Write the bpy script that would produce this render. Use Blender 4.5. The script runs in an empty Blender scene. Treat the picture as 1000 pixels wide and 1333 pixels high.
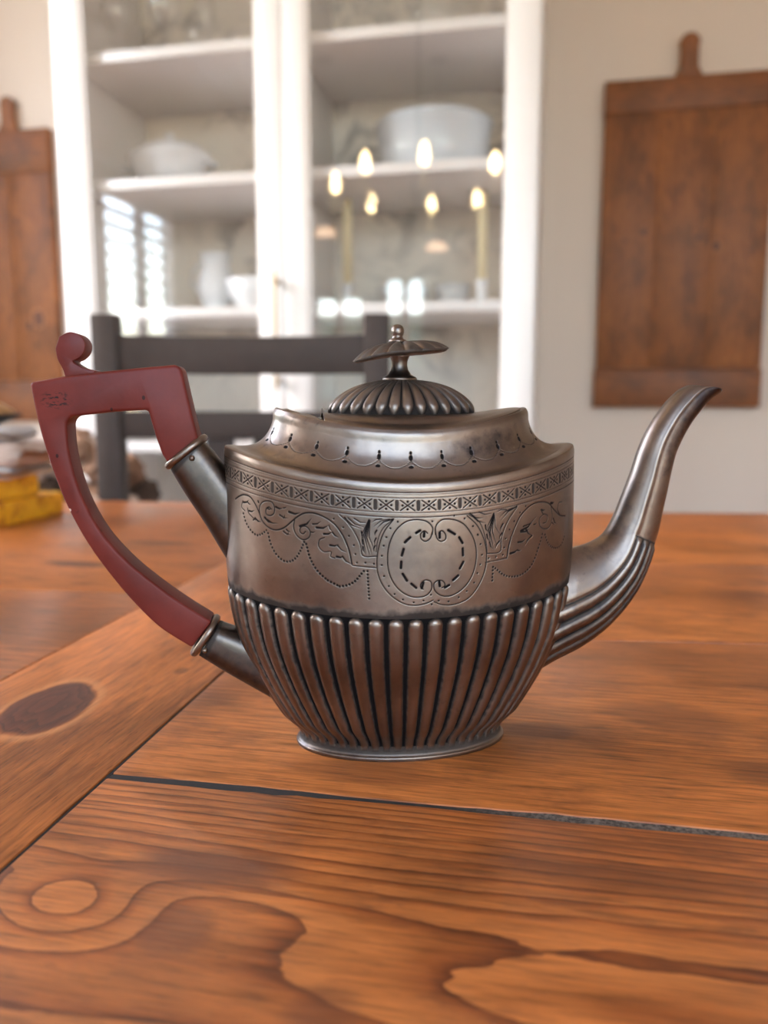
import bpy, bmesh, math, random
import numpy as np
from mathutils import Vector, Matrix, noise as mnoise

# ------------------------------------------------------------------ camera, sky, exposure
C = bpy.context.scene.collection
SC = bpy.context.scene
R = math.radians
PITCH = 7.943          # camera tilted down
HEAD = 12.0            # camera turned to the left of the room's +y axis
TABLE = 0.75           # height of the table top
cam_d = bpy.data.cameras.new('camera')
cam = bpy.data.objects.new('camera', cam_d)
C.objects.link(cam)
cam.location = (0, 0, TABLE + 0.1299)
cam.rotation_euler = (R(90 - PITCH), 0, R(HEAD))
cam_d.sensor_fit = 'VERTICAL'
cam_d.sensor_height = 36
cam_d.lens = 1050 / 1333 * 36
cam_d.clip_start = 0.01
cam_d.dof.use_dof = True
cam_d.dof.focus_distance = 0.28
cam_d.dof.aperture_fstop = 8.0
SC.camera = cam

SC.view_settings.view_transform = 'Standard'
SC.view_settings.look = 'None'
SC.view_settings.gamma = 1.0
SC.view_settings.use_curve_mapping = False
SC.view_settings.exposure = 0.93
SC.cycles.use_denoising = True
SC.cycles.max_bounces = 10
SC.cycles.transparent_max_bounces = 16
SC.cycles.caustics_reflective = False
SC.cycles.caustics_refractive = False
SC.cycles.sample_clamp_indirect = 8.0

world = bpy.data.worlds.new('sky')
SC.world = world
world.use_nodes = True
wn = world.node_tree.nodes
wl = world.node_tree.links
sky = wn.new('ShaderNodeTexSky')
sky.sky_type = 'NISHITA'
sky.sun_disc = False
sky.sun_elevation = R(42)
sky.sun_rotation = R(250)
sky.air_density = 1.2
sky.dust_density = 1.5
wn['Background'].inputs['Strength'].default_value = 2.6
haze = wn.new('ShaderNodeMix')          # thin high cloud: whitens the blue sky
haze.data_type = 'RGBA'
haze.inputs[0].default_value = 0.45
haze.inputs[7].default_value = (0.32, 0.275, 0.24, 1)
wl.new(sky.outputs[0], haze.inputs[6])
wl.new(haze.outputs[2], wn['Background'].inputs['Color'])

# openings of the room (daylight comes in here; a light portal only guides the sampling)
XL, XR, YB, YF, ZC = -1.95, 2.6, 2.045, -2.5, 2.65
OPENINGS = {   # name: wall, a0, a1 (along wall), z0, z1
    'window_1': ('left', -0.64, 0.12, 0.62, 1.86),
    'window_2': ('front', -1.80, -1.35, 0.78, 1.70),
    'window_3': ('front', -1.28, -0.90, 0.78, 1.82),
    'added_window_4': ('front', -0.10, 2.30, 0.10, 2.40),  # unseen window, added for soft light from the front
    'added_window_5': ('left', 0.45, 1.30, 0.20, 2.45),  # added out of view: more daylight from the left on cabinet and wall
}
for nm, (wall, a0, a1, z0, z1) in OPENINGS.items():
    ld = bpy.data.lights.new('daylight_' + nm, 'AREA')
    ld.shape = 'RECTANGLE'
    ld.size, ld.size_y = a1 - a0, z1 - z0
    ld.cycles.is_portal = True
    lo = bpy.data.objects.new('daylight_' + nm, ld)
    C.objects.link(lo)
    if wall == 'left':
        lo.location = (XL - 0.08, (a0 + a1) / 2, (z0 + z1) / 2)
        lo.rotation_euler = (R(90), 0, R(-90))
    else:
        lo.location = ((a0 + a1) / 2, YF - 0.08, (z0 + z1) / 2)
        lo.rotation_euler = (R(90), 0, R(0))

# ------------------------------------------------------------------ materials
class NT:
    """small helper to write node graphs"""
    def __init__(s, name):
        s.m = bpy.data.materials.new(name)
        s.m.use_nodes = True
        s.t = s.m.node_tree
        s.t.nodes.clear()
        s.out = s.t.nodes.new('ShaderNodeOutputMaterial')
    def n(s, typ, **kw):
        nd = s.t.nodes.new(typ)
        for k, v in kw.items():
            setattr(nd, k, v)
        return nd
    def put(s, sock, v):
        if v is None:
            return
        if isinstance(v, bpy.types.NodeSocket):
            s.t.links.new(v, sock)
        elif isinstance(v, (tuple, list)) and len(v) == 3 and sock.type == 'RGBA':
            sock.default_value = (*v, 1)
        else:
            sock.default_value = v
    def math(s, op, a, b=None, c=None, clamp=False):
        nd = s.n('ShaderNodeMath', operation=op)
        nd.use_clamp = clamp
        s.put(nd.inputs[0], a); s.put(nd.inputs[1], b); s.put(nd.inputs[2], c)
        return nd.outputs[0]
    def coord(s, kind='Object'):
        return s.n('ShaderNodeTexCoord').outputs[kind]
    def sep(s, v):
        nd = s.n('ShaderNodeSeparateXYZ'); s.put(nd.inputs[0], v)
        return nd.outputs
    def comb(s, x=0.0, y=0.0, z=0.0):
        nd = s.n('ShaderNodeCombineXYZ')
        for i, v in enumerate((x, y, z)):
            s.put(nd.inputs[i], v)
        return nd.outputs[0]
    def noise(s, vec, scale, detail=3.0, rough=0.5, dist=0.0):
        nd = s.n('ShaderNodeTexNoise')
        s.put(nd.inputs['Vector'], vec)
        nd.inputs['Scale'].default_value = scale
        nd.inputs['Detail'].default_value = detail
        nd.inputs['Roughness'].default_value = rough
        nd.inputs['Distortion'].default_value = dist
        return nd.outputs['Fac']
    def ramp(s, fac, stops, interp='LINEAR'):
        nd = s.n('ShaderNodeValToRGB')
        cr = nd.color_ramp
        cr.interpolation = interp
        while len(cr.elements) < len(stops):
            cr.elements.new(0.5)
        for e, (p, c) in zip(cr.elements, stops):
            e.position = p
            e.color = (c, c, c, 1) if isinstance(c, (int, float)) else (*c, 1)
        s.put(nd.inputs[0], fac)
        return nd.outputs[0]
    def mix(s, fac, a, b, mode='MIX'):
        nd = s.n('ShaderNodeMix', data_type='RGBA', blend_type=mode)
        s.put(nd.inputs[0], fac); s.put(nd.inputs[6], a); s.put(nd.inputs[7], b)
        return nd.outputs[2]
    def attr(s, name):
        return s.n('ShaderNodeAttribute', attribute_name=name).outputs['Fac']
    def bump(s, h, strength=0.3, dist=0.001, normal=None):
        nd = s.n('ShaderNodeBump')
        s.put(nd.inputs['Height'], h)
        nd.inputs['Strength'].default_value = strength
        nd.inputs['Distance'].default_value = dist
        s.put(nd.inputs['Normal'], normal)
        return nd.outputs[0]
    def bsdf(s, color=None, rough=None, metal=None, normal=None, **kw):
        nd = s.n('ShaderNodeBsdfPrincipled')
        s.put(nd.inputs['Base Color'], color)
        s.put(nd.inputs['Roughness'], rough)
        s.put(nd.inputs['Metallic'], metal)
        s.put(nd.inputs['Normal'], normal)
        for k, v in kw.items():
            s.put(nd.inputs[k.replace('_', ' ')], v)
        s.t.links.new(nd.outputs[0], s.out.inputs[0])
        return nd

def m_plain(name, col, rough=0.5, metal=0.0, var=0.08, scale=20.0, **kw):
    g = NT(name)
    f = g.noise(g.coord(), scale, 3)
    lo = tuple(c * (1 - var) for c in col); hi = tuple(min(1, c * (1 + var)) for c in col)
    g.bsdf(g.mix(f, lo, hi), rough, metal, **kw)
    return g.m

def m_silver(name='aged_silver', dark=1.0):
    g = NT(name)
    co = g.coord()
    pat = g.attr('patina'); tar = g.attr('tarnish_and_shade')
    n1 = g.noise(co, 34, 5, 0.62)
    n2 = g.noise(co, 260, 4, 0.6)
    n3 = g.noise(co, 9, 3, 0.5)
    col = g.ramp(n1, [(0.30, (0.150 * dark, 0.122 * dark, 0.108 * dark)), (0.55, (0.245 * dark, 0.190 * dark, 0.155 * dark)), (0.8, (0.33 * dark, 0.268 * dark, 0.225 * dark))])
    spots = g.ramp(n2, [(0.62, 0.0), (0.75, 1.0)])
    col = g.mix(g.math('MULTIPLY', spots, 0.35), col, (0.10, 0.085, 0.075))
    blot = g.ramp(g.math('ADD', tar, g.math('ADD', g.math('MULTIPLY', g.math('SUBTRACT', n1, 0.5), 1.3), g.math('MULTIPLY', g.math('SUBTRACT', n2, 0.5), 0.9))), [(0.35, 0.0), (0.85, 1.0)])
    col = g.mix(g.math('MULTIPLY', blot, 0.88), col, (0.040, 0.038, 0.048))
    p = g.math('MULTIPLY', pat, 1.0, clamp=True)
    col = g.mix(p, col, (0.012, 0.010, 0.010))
    metal = g.math('SUBTRACT', 1.0, g.math('MULTIPLY', p, 0.6))
    rough = g.math('ADD', g.math('ADD', 0.24, g.math('MULTIPLY', n1, 0.18)), g.math('ADD', g.math('MULTIPLY', p, 0.3), g.math('MULTIPLY', n3, 0.06)))
    nrm = g.bump(g.math('ADD', n2, g.math('MULTIPLY', n1, 2.0)), 0.10, 0.0005)
    g.bsdf(col, rough, metal, nrm, Specular_IOR_Level=g.math('SUBTRACT', 0.5, g.math('MULTIPLY', p, 0.46)))
    return g.m

WOOD_STOPS = [(0.0, (0.60, 0.205, 0.054)), (0.50, (0.53, 0.168, 0.040)), (0.80, (0.38, 0.108, 0.026)), (0.93, (0.18, 0.043, 0.012)), (1.0, (0.50, 0.165, 0.044))]

def m_wood(name, along='x', k=180.0, knots=(), bumps=(), stains=(), stops=WOOD_STOPS, cathedral=None, rough=0.33, seed=0.0, warp=1.6, ring_amt=0.8, tint=(1, 1, 1), plane='xy', con_amt=1.0, con_min=0.30):
    """plank wood: growth rings as contour lines of a field that runs across the grain.
    knots / bumps / stains: (x, y, half length x, half length y, strength, angle)"""
    g = NT(name)
    co = g.coord()
    xyz = g.sep(co)
    px, py = (xyz[0], xyz[1]) if plane == 'xy' else (xyz[0], xyz[2])
    la, ac = (px, py) if along == 'x' else (py, px)
    v3 = g.comb(g.math('MULTIPLY', la, 1.0), g.math('MULTIPLY', ac, 3.0), seed)
    n_low = g.noise(v3, 5.0, 3, 0.5)
    n_mid = g.noise(g.comb(la, g.math('MULTIPLY', ac, 3.0), seed + 3), 22.0, 4, 0.55)
    def gauss(x, y, rx, ry, ang):
        ca, sa = math.cos(ang), math.sin(ang)
        dx = g.math('SUBTRACT', px, x); dy = g.math('SUBTRACT', py, y)
        a = g.math('ADD', g.math('MULTIPLY', dx, ca / rx), g.math('MULTIPLY', dy, sa / rx))
        b = g.math('ADD', g.math('MULTIPLY', dx, -sa / ry), g.math('MULTIPLY', dy, ca / ry))
        return g.math('ADD', g.math('MULTIPLY', a, a), g.math('MULTIPLY', b, b))
    if cathedral:
        y0, amp, lin = cathedral
        d = g.math('MAXIMUM', g.math('SUBTRACT', ac, y0), -0.02)
        field = g.math('ADD', g.math('MULTIPLY', g.math('MULTIPLY', d, d), amp), g.math('MULTIPLY', ac, lin))
    else:
        field = g.math('MULTIPLY', ac, k)
    field = g.math('ADD', field, g.math('MULTIPLY', n_low, warp * 2.4))
    field = g.math('ADD', field, g.math('MULTIPLY', n_mid, warp * 0.55))
    for (x, y, rx, ry, st, ang) in bumps:
        e = g.math('EXPONENT', g.math('MULTIPLY', gauss(x, y, rx, ry, ang), -1.0))
        field = g.math('ADD', field, g.math('MULTIPLY', e, st))
    ring = g.math('FRACT', field)
    wn_ = g.n('ShaderNodeTexWhiteNoise', noise_dimensions='1D'); g.put(wn_.inputs['W'], g.math('FLOOR', field))
    con = g.math('MULTIPLY', g.math('ADD', con_min, g.math('MULTIPLY', wn_.outputs['Value'], 1.1 - con_min)), g.ramp(g.noise(g.comb(la, g.math('MULTIPLY', ac, 1.6), seed + 4), 16.0, 3, 0.55), [(0.36, con_min), (0.60, 1.0)]))
    ring = g.math('ADD', g.math('MULTIPLY', ring, ring_amt), g.math('MULTIPLY', g.noise(g.comb(la, g.math('MULTIPLY', ac, 9.0), seed + 7), 14.0, 2), (1 - ring_amt)))
    col = g.mix(g.math('MULTIPLY', con, con_amt), stops[1][1], g.ramp(ring, stops))
    # fine fibres
    fib = g.noise(g.comb(g.math('MULTIPLY', la, 0.05), ac, seed + 1), 900.0, 3, 0.6)
    fib2 = g.noise(g.comb(g.math('MULTIPLY', la, 0.12), ac, seed + 2), 260.0, 3, 0.6)
    fr = g.ramp(g.math('ADD', g.math('MULTIPLY', fib, 0.5), g.math('MULTIPLY', fib2, 0.5)), [(0.35, 0.45), (0.5, 0.96), (0.65, 1.22)])
    col = g.mix(1.0, col, fr, 'MULTIPLY')
    # broad tone and old stains
    tone = g.noise(g.comb(g.math('MULTIPLY', la, 0.6), ac, seed + 5), 12.0, 4, 0.6)
    col = g.mix(1.0, col, g.ramp(tone, [(0.30, 0.50), (0.5, 0.92), (0.72, 1.22)]), 'MULTIPLY')
    blot = g.ramp(g.noise(g.comb(g.math('MULTIPLY', la, 0.5), ac, seed + 9), 30.0, 5, 0.7), [(0.53, 0.0), (0.72, 1.0)])
    col = g.mix(g.math('MULTIPLY', blot, 0.72), col, (0.10, 0.032, 0.016))
    for (x, y, rx, ry, st, ang) in stains:
        q = g.math('ADD', gauss(x, y, rx, ry, ang), g.math('MULTIPLY', g.math('SUBTRACT', n_mid, 0.5), 1.6))
        col = g.mix(g.ramp(q, [(0.3, st), (1.0, 0.0)]), col, (0.115, 0.040, 0.020))
    for (x, y, rx, ry, st, ang) in knots:
        q = g.math('ADD', gauss(x, y, rx, ry, ang), g.math('MULTIPLY', g.math('SUBTRACT', n_mid, 0.5), 0.35))
        halo = g.ramp(q, [(0.0, 0.0), (0.62, 0.0), (0.72, st), (1.0, 0.0)])
        col = g.mix(g.math('MULTIPLY', halo, 0.7), col, (0.62, 0.27, 0.10))
        rings = g.math('FRACT', g.math('MULTIPLY', g.math('ADD', q, g.math('MULTIPLY', n_mid, 0.6)), 5.0))
        kc = g.mix(rings, (0.060, 0.020, 0.013), (0.135, 0.040, 0.022))
        core = g.ramp(q, [(0.52, st), (0.66, 0.0)])
        col = g.mix(core, col, kc)
    # narrow mid-scale grain lines that come and go
    ml = g.noise(g.comb(g.math('MULTIPLY', la, 0.06), g.math('ADD', ac, g.math('MULTIPLY', n_mid, 0.004)), seed + 15), 420.0, 2, 0.5)
    col = g.mix(g.math('MULTIPLY', g.ramp(ml, [(0.56, 0.0), (0.68, 0.6)]), g.ramp(n_low, [(0.35, 1.0), (0.65, 0.35)])), col, (0.16, 0.045, 0.013))
    # short dark pores along the grain
    pore = g.noise(g.comb(g.math('MULTIPLY', la, 0.09), ac, seed + 12), 1500.0, 2, 0.5)
    pm = g.math('MULTIPLY', g.ramp(pore, [(0.62, 0.0), (0.70, 1.0)]), g.ramp(tone, [(0.35, 0.75), (0.6, 0.2)]))
    col = g.mix(pm, col, (0.07, 0.022, 0.010))
    if tint != (1, 1, 1):
        col = g.mix(1.0, col, tint, 'MULTIPLY')
    rg = g.math('ADD', rough, g.math('MULTIPLY', tone, 0.14))
    nrm = g.bump(g.math('ADD', g.math('MULTIPLY', fib, 0.7), g.math('ADD', fib2, g.math('MULTIPLY', ring, -0.35))), 0.22, 0.0008)
    g.bsdf(col, rg, 0.0, nrm, Specular_IOR_Level=0.42)
    return g.m

def m_glass(name, tint=(1, 1, 1), rough=0.02, strength=1.0):
    """thin clear pane: see-through, with a real Fresnel reflection"""
    g = NT(name)
    fr = g.n('ShaderNodeFresnel')
    bf = g.n('ShaderNodeNewGeometry').outputs['Backfacing']     # unbent rays: same Fresnel term on entering and leaving
    g.put(fr.inputs['IOR'], g.math('ADD', 1.52, g.math('MULTIPLY', bf, 1 / 1.52 - 1.52)))
    f = g.math('MULTIPLY', fr.outputs[0], strength, clamp=True)
    tr = g.n('ShaderNodeBsdfTransparent'); g.put(tr.inputs[0], tint)
    gl = g.n('ShaderNodeBsdfGlossy'); gl.inputs['Roughness'].default_value = rough
    nz = g.noise(g.coord(), 7.0, 2)
    g.put(gl.inputs['Color'], g.mix(nz, (0.93, 0.95, 0.96), (1, 1, 1)))
    mx = g.n('ShaderNodeMixShader')
    g.put(mx.inputs[0], f)
    g.t.links.new(tr.outputs[0], mx.inputs[1]); g.t.links.new(gl.outputs[0], mx.inputs[2])
    g.t.links.new(mx.outputs[0], g.out.inputs[0])
    return g.m

def m_emit(name, col, strength):
    g = NT(name)
    e = g.n('ShaderNodeEmission')
    f = g.noise(g.coord(), 30, 1)
    g.put(e.inputs[0], g.mix(f, tuple(c * 0.97 for c in col), col)); e.inputs[1].default_value = strength
    g.t.links.new(e.outputs[0], g.out.inputs[0])
    return g.m

def m_toile(name):
    g = NT(name)
    co = g.coord()
    a = g.noise(co, 9.0, 6, 0.7, 1.2)
    b = g.noise(co, 3.2, 2)
    f = g.math('MULTIPLY', g.ramp(a, [(0.50, 0.0), (0.60, 1.0)]), g.ramp(b, [(0.40, 0.1), (0.6, 1.0)]))
    col = g.mix(f, (0.86, 0.80, 0.72), (0.42, 0.40, 0.38))
    g.bsdf(col, 0.7)
    return g.m

def m_wall(name, col):
    g = NT(name)
    co = g.coord()
    f = g.noise(co, 2.0, 2)
    nrm = g.bump(g.noise(co, 240, 3), 0.12, 0.001)
    g.bsdf(g.mix(f, tuple(c * 0.98 for c in col), col), 0.75, 0.0, nrm)
    return g.m

M = {}
M['silver'] = m_silver()
M['silver_dark'] = m_silver('aged_silver_dark', 0.55)
M['white'] = m_plain('white_paint', (0.86, 0.82, 0.80), 0.35, var=0.02)
M['wall'] = m_wall('warm_wall_paint', (0.76, 0.635, 0.53))
M['wall_light'] = m_wall('ceiling_paint', (0.82, 0.80, 0.78))
M['trim'] = m_plain('trim_paint', (0.78, 0.76, 0.74), 0.4, var=0.02)
M['chair'] = m_plain('charcoal_paint', (0.066, 0.052, 0.047), 0.55, var=0.12, scale=60, Specular_IOR_Level=0.2)
M['glass'] = m_glass('cabinet_glass', rough=0.015, strength=1.2)
M['pane'] = m_glass('window_glass')
M['stem_glass'] = m_glass('drinking_glass', (0.985, 0.985, 0.985), 0.03, 1.0)
M['toile'] = m_toile('toile_paper')
M['china'] = m_plain('white_china', (0.72, 0.73, 0.74), 0.18, var=0.03)
M['china_blue'] = m_plain('pale_grey_china', (0.60, 0.64, 0.68), 0.2, var=0.03)
M['wax'] = m_plain('ivory_wax', (0.78, 0.68, 0.45), 0.45, var=0.04)
M['brass'] = m_plain('brass', (0.36, 0.24, 0.13), 0.35, 1.0)
M['iron'] = m_plain('black_iron', (0.03, 0.028, 0.026), 0.5, 0.6)
M['bulb'] = m_emit('lit_bulb', (1.0, 0.72, 0.36), 26.0)
M['added_fill'] = m_emit('warm_added_fill', (1.0, 0.86, 0.72), 2.2)  # glow of the strips added inside the cabinet
M['shade'] = m_emit('lit_shade', (1.0, 0.62, 0.38), 4.0)
M['yellow'] = None
M['linen'] = m_plain('white_linen', (0.74, 0.70, 0.70), 0.9, var=0.06, scale=90)
M['linen_beige'] = m_plain('beige_linen', (0.52, 0.40, 0.34), 0.9, var=0.2, scale=50)
M['tray'] = m_plain('black_lacquer', (0.02, 0.018, 0.017), 0.4)
M['wicker'] = m_plain('brown_wicker', (0.20, 0.11, 0.06), 0.7, var=0.4, scale=120)
M['flower'] = m_plain('dried_petals', (0.27, 0.155, 0.10), 0.9, var=0.65, scale=45)
M['flower_dark'] = m_plain('dark_dried_petals', (0.09, 0.06, 0.045), 0.9, var=0.6, scale=45)
M['flower_pale'] = m_plain('pale_dried_petals', (0.50, 0.38, 0.31), 0.9, var=0.5, scale=45)
M['hedge'] = m_plain('hedge_leaves', (0.12, 0.16, 0.08), 0.7, var=0.5, scale=6)
M['patio'] = m_plain('patio_stone', (0.26, 0.25, 0.23), 0.9, var=0.2, scale=1.5)
def m_dust():
    g = NT('gap_dust')
    co = g.coord()
    f = g.noise(co, 700, 4, 0.7)
    lint = g.math('MULTIPLY', g.math('MULTIPLY', g.math('ADD', g.sep(co)[0], -0.065), 25.0, clamp=True), g.ramp(f, [(0.4, 0.2), (0.6, 1.0)]))
    g.bsdf(g.mix(lint, g.mix(f, (0.010, 0.008, 0.007), (0.035, 0.026, 0.020)), (0.20, 0.165, 0.14)), 0.95)
    return g.m
M['filler'] = m_dust()

def m_red():
    g = NT('red_brown_handle')
    co = g.coord()
    n1 = g.noise(co, 45, 4, 0.6); n2 = g.noise(co, 500, 4, 0.6); n3 = g.noise(co, 150, 3, 0.5)
    col = g.ramp(n1, [(0.3, (0.125, 0.019, 0.014)), (0.55, (0.165, 0.026, 0.019)), (0.8, (0.200, 0.036, 0.027))])
    col = g.mix(g.ramp(n3, [(0.68, 0.0), (0.76, 0.7)]), col, (0.05, 0.008, 0.007))
    # worn dark scuffs on the left end of the top bar and a few chips
    xyz = g.sep(co)
    def spot(x, z, rx, rz):
        dx = g.math('DIVIDE', g.math('SUBTRACT', xyz[0], x), rx); dz = g.math('DIVIDE', g.math('SUBTRACT', xyz[2], z), rz)
        return g.math('ADD', g.math('MULTIPLY', dx, dx), g.math('MULTIPLY', dz, dz))
    streak = g.noise(g.comb(g.math('MULTIPLY', xyz[0], 0.45), 0.0, xyz[2]), 900, 3, 0.6)
    area = g.ramp(spot(-0.1208, 0.1298, 0.006, 0.0036), [(0.2, 1.0), (1.0, 0.0)])
    scuff = g.math('MULTIPLY', area, g.ramp(streak, [(0.50, 0.0), (0.60, 1.0)]))
    col = g.mix(scuff, col, (0.012, 0.008, 0.008))
    for x, z, r in ((-0.0915, 0.1305, 0.0009), (-0.1025, 0.1265, 0.0007), (-0.1215, 0.1105, 0.0008)):
        col = g.mix(g.ramp(spot(x, z, r * 0.7, r), [(0.5, 0.9), (1.2, 0.0)]), col, (0.02, 0.006, 0.006))
    col = g.mix(g.ramp(spot(-0.1183, 0.0915, 0.0006, 0.0006), [(0.6, 1.0), (1.2, 0.0)]), col, (0.75, 0.6, 0.55))
    nrm = g.bump(n2, 0.12, 0.0004)
    g.bsdf(col, g.math('ADD', 0.36, g.math('MULTIPLY', n1, 0.15)), 0.0, nrm, Specular_IOR_Level=0.22)
    return g.m
M['red'] = m_red()

def m_yellow():
    g = NT('yellow_cover')
    co = g.coord()
    f = g.noise(co, 60, 4, 0.6)
    g.bsdf(g.ramp(f, [(0.35, (0.52, 0.19, 0.01)), (0.48, (0.86, 0.42, 0.015)), (0.75, (0.92, 0.52, 0.03))]), 0.5)
    return g.m
M['yellow'] = m_yellow()
BOARD_STOPS = [(0.0, (0.36, 0.130, 0.036)), (0.5, (0.30, 0.100, 0.025)), (0.85, (0.21, 0.062, 0.015)), (1.0, (0.29, 0.095, 0.024))]

FRONT_STOPS = [(0.0, (0.60, 0.205, 0.054)), (0.60, (0.53, 0.167, 0.040)), (0.83, (0.36, 0.098, 0.022)), (0.94, (0.12, 0.028, 0.008)), (1.0, (0.55, 0.180, 0.048))]

# ------------------------------------------------------------------ mesh and naming helpers
def np_mesh(name, co, quads=None, tris=None, smooth=True):
    co = np.asarray(co, dtype=np.float32).reshape(-1, 3)
    me = bpy.data.meshes.new(name)
    q = np.zeros((0, 4), np.int32) if quads is None else np.asarray(quads, np.int32).reshape(-1, 4)
    t = np.zeros((0, 3), np.int32) if tris is None else np.asarray(tris, np.int32).reshape(-1, 3)
    me.vertices.add(len(co)); me.vertices.foreach_set('co', co.ravel())
    me.loops.add(q.size + t.size)
    me.loops.foreach_set('vertex_index', np.concatenate([q.ravel(), t.ravel()]).astype(np.int32))
    me.polygons.add(len(q) + len(t))
    st = np.concatenate([np.arange(len(q)) * 4, len(q) * 4 + np.arange(len(t)) * 3]).astype(np.int32)
    me.polygons.foreach_set('loop_start', st)
    me.update(calc_edges=True)
    me.validate()
    if smooth:
        me.polygons.foreach_set('use_smooth', np.ones(len(me.polygons), bool))
    return me

def grid_quads(nr, nc, wrap=False):
    r = np.arange(nr - 1)[:, None]; c = np.arange(nc if wrap else nc - 1)[None]
    c2 = (c + 1) % nc
    return np.stack(np.broadcast_arrays(r * nc + c, r * nc + c2, (r + 1) * nc + c2, (r + 1) * nc + c), -1).reshape(-1, 4)

def link(name, me, mat, parent=None, loc=(0, 0, 0), rot=(0, 0, 0)):
    o = bpy.data.objects.new(name, me)
    C.objects.link(o)
    if mat is not None:
        me.materials.clear(); me.materials.append(mat)
    o.location = loc; o.rotation_euler = rot
    if parent is not None:
        o.parent = parent
    return o

def attr(me, name, vals):
    a = me.attributes.new(name, 'FLOAT', 'POINT')
    a.data.foreach_set('value', np.asarray(vals, np.float32).ravel())

def thing(name, label, cat, loc=(0, 0, 0), rz=0.0, group=None):
    o = bpy.data.objects.new(name, None)
    C.objects.link(o)
    o.empty_display_size = 0.05
    o.location = loc; o.rotation_euler = (0, 0, rz)
    o['label'] = label; o['category'] = cat
    if group:
        o['group'] = group
    return o

def tag(o, label, cat, group=None):
    o['label'] = label; o['category'] = cat
    if group:
        o['group'] = group
    return o

def structure(o):
    o['kind'] = 'structure'
    return o

def copy_tree(o, parent=None):
    c = o.copy(); C.objects.link(c)
    if parent is not None:
        c.parent = parent
    for ch in list(o.children):
        copy_tree(ch, c)
    return c

class MB:
    """collects shapes into one mesh"""
    def __init__(s):
        s.b = bmesh.new()
    def box(s, x0, x1, y0, y1, z0, z1, bevel=0.0):
        t = bmesh.new()
        r = bmesh.ops.create_cube(t, size=1.0)
        for v in t.verts:
            v.co = Vector(((x0 + x1) / 2 + v.co.x * (x1 - x0), (y0 + y1) / 2 + v.co.y * (y1 - y0), (z0 + z1) / 2 + v.co.z * (z1 - z0)))
        if bevel > 0:
            bmesh.ops.bevel(t, geom=list(t.edges), offset=bevel, segments=2, profile=0.5, affect='EDGES')
        s._add(t)
        return s
    def prism(s, pts, z0, z1, axis='z', bevel=0.0, seg=2):
        """outline pts extruded along an axis"""
        t = bmesh.new()
        def P(p, h):
            return Vector((p[0], p[1], h)) if axis == 'z' else (Vector((p[0], h, p[1])) if axis == 'y' else Vector((h, p[0], p[1])))
        a = [t.verts.new(P(p, z0)) for p in pts]; b = [t.verts.new(P(p, z1)) for p in pts]
        t.faces.new(a[::-1]); t.faces.new(b)
        n = len(pts)
        for i in range(n):
            t.faces.new((a[i], a[(i + 1) % n], b[(i + 1) % n], b[i]))
        bmesh.ops.recalc_face_normals(t, faces=list(t.faces))
        if bevel > 0:
            ed = [e for e in t.edges if len(e.link_faces) == 2 and e.calc_face_angle(0) > 0.6]
            bmesh.ops.bevel(t, geom=ed, offset=bevel, segments=seg, profile=0.5, affect='EDGES', clamp_overlap=True)
        s._add(t)
        return s
    def lathe(s, prof, cx=0, cy=0, cz=0, n=32, sx=1.0, sy=1.0):
        t = s.b
        rows = []
        for r, z in prof:
            if r < 1e-6:
                rows.append([t.verts.new((cx, cy, cz + z))])
            else:
                rows.append([t.verts.new((cx + r * sx * math.cos(2 * math.pi * i / n), cy + r * sy * math.sin(2 * math.pi * i / n), cz + z)) for i in range(n)])
        for a, b in zip(rows, rows[1:]):
            for i in range(n):
                j = (i + 1) % n
                if len(a) == 1 and len(b) == 1:
                    continue
                if len(a) == 1:
                    t.faces.new((a[0], b[j], b[i]))
                elif len(b) == 1:
                    t.faces.new((a[i], a[j], b[0]))
                else:
                    t.faces.new((a[i], a[j], b[j], b[i]))
        return s
    def tube(s, pts, rad, n=12):
        pts = [Vector(p) for p in pts]
        rads = rad if isinstance(rad, (list, tuple)) else [rad] * len(pts)
        rows = []
        up = Vector((0, 0, 1))
        for i, p in enumerate(pts):
            d = (pts[min(i + 1, len(pts) - 1)] - pts[max(i - 1, 0)]).normalized()
            a = d.cross(up)
            if a.length < 1e-3:
                a = d.cross(Vector((1, 0, 0)))
            a.normalize(); b = a.cross(d)
            rows.append([s.b.verts.new(p + (a * math.cos(2 * math.pi * k / n) + b * math.sin(2 * math.pi * k / n)) * rads[i]) for k in range(n)])
        for r1, r2 in zip(rows, rows[1:]):
            for k in range(n):
                s.b.faces.new((r1[k], r1[(k + 1) % n], r2[(k + 1) % n], r2[k]))
        s.b.faces.new(rows[0][::-1]); s.b.faces.new(rows[-1])
        return s
    def _add(s, t):
        me = bpy.data.meshes.new('tmp'); t.to_mesh(me); t.free()
        s.b.from_mesh(me); bpy.data.meshes.remove(me)
    def build(s, name, mat, parent=None, loc=(0, 0, 0), rot=(0, 0, 0), smooth=False, angle=None):
        bmesh.ops.recalc_face_normals(s.b, faces=list(s.b.faces))
        me = bpy.data.meshes.new(name)
        s.b.to_mesh(me); s.b.free()
        if smooth or angle:
            me.polygons.foreach_set('use_smooth', np.ones(len(me.polygons), bool))
        o = link(name, me, mat, parent, loc, rot)
        if angle:
            me.set_sharp_from_angle(angle=R(angle))
        return o

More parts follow.
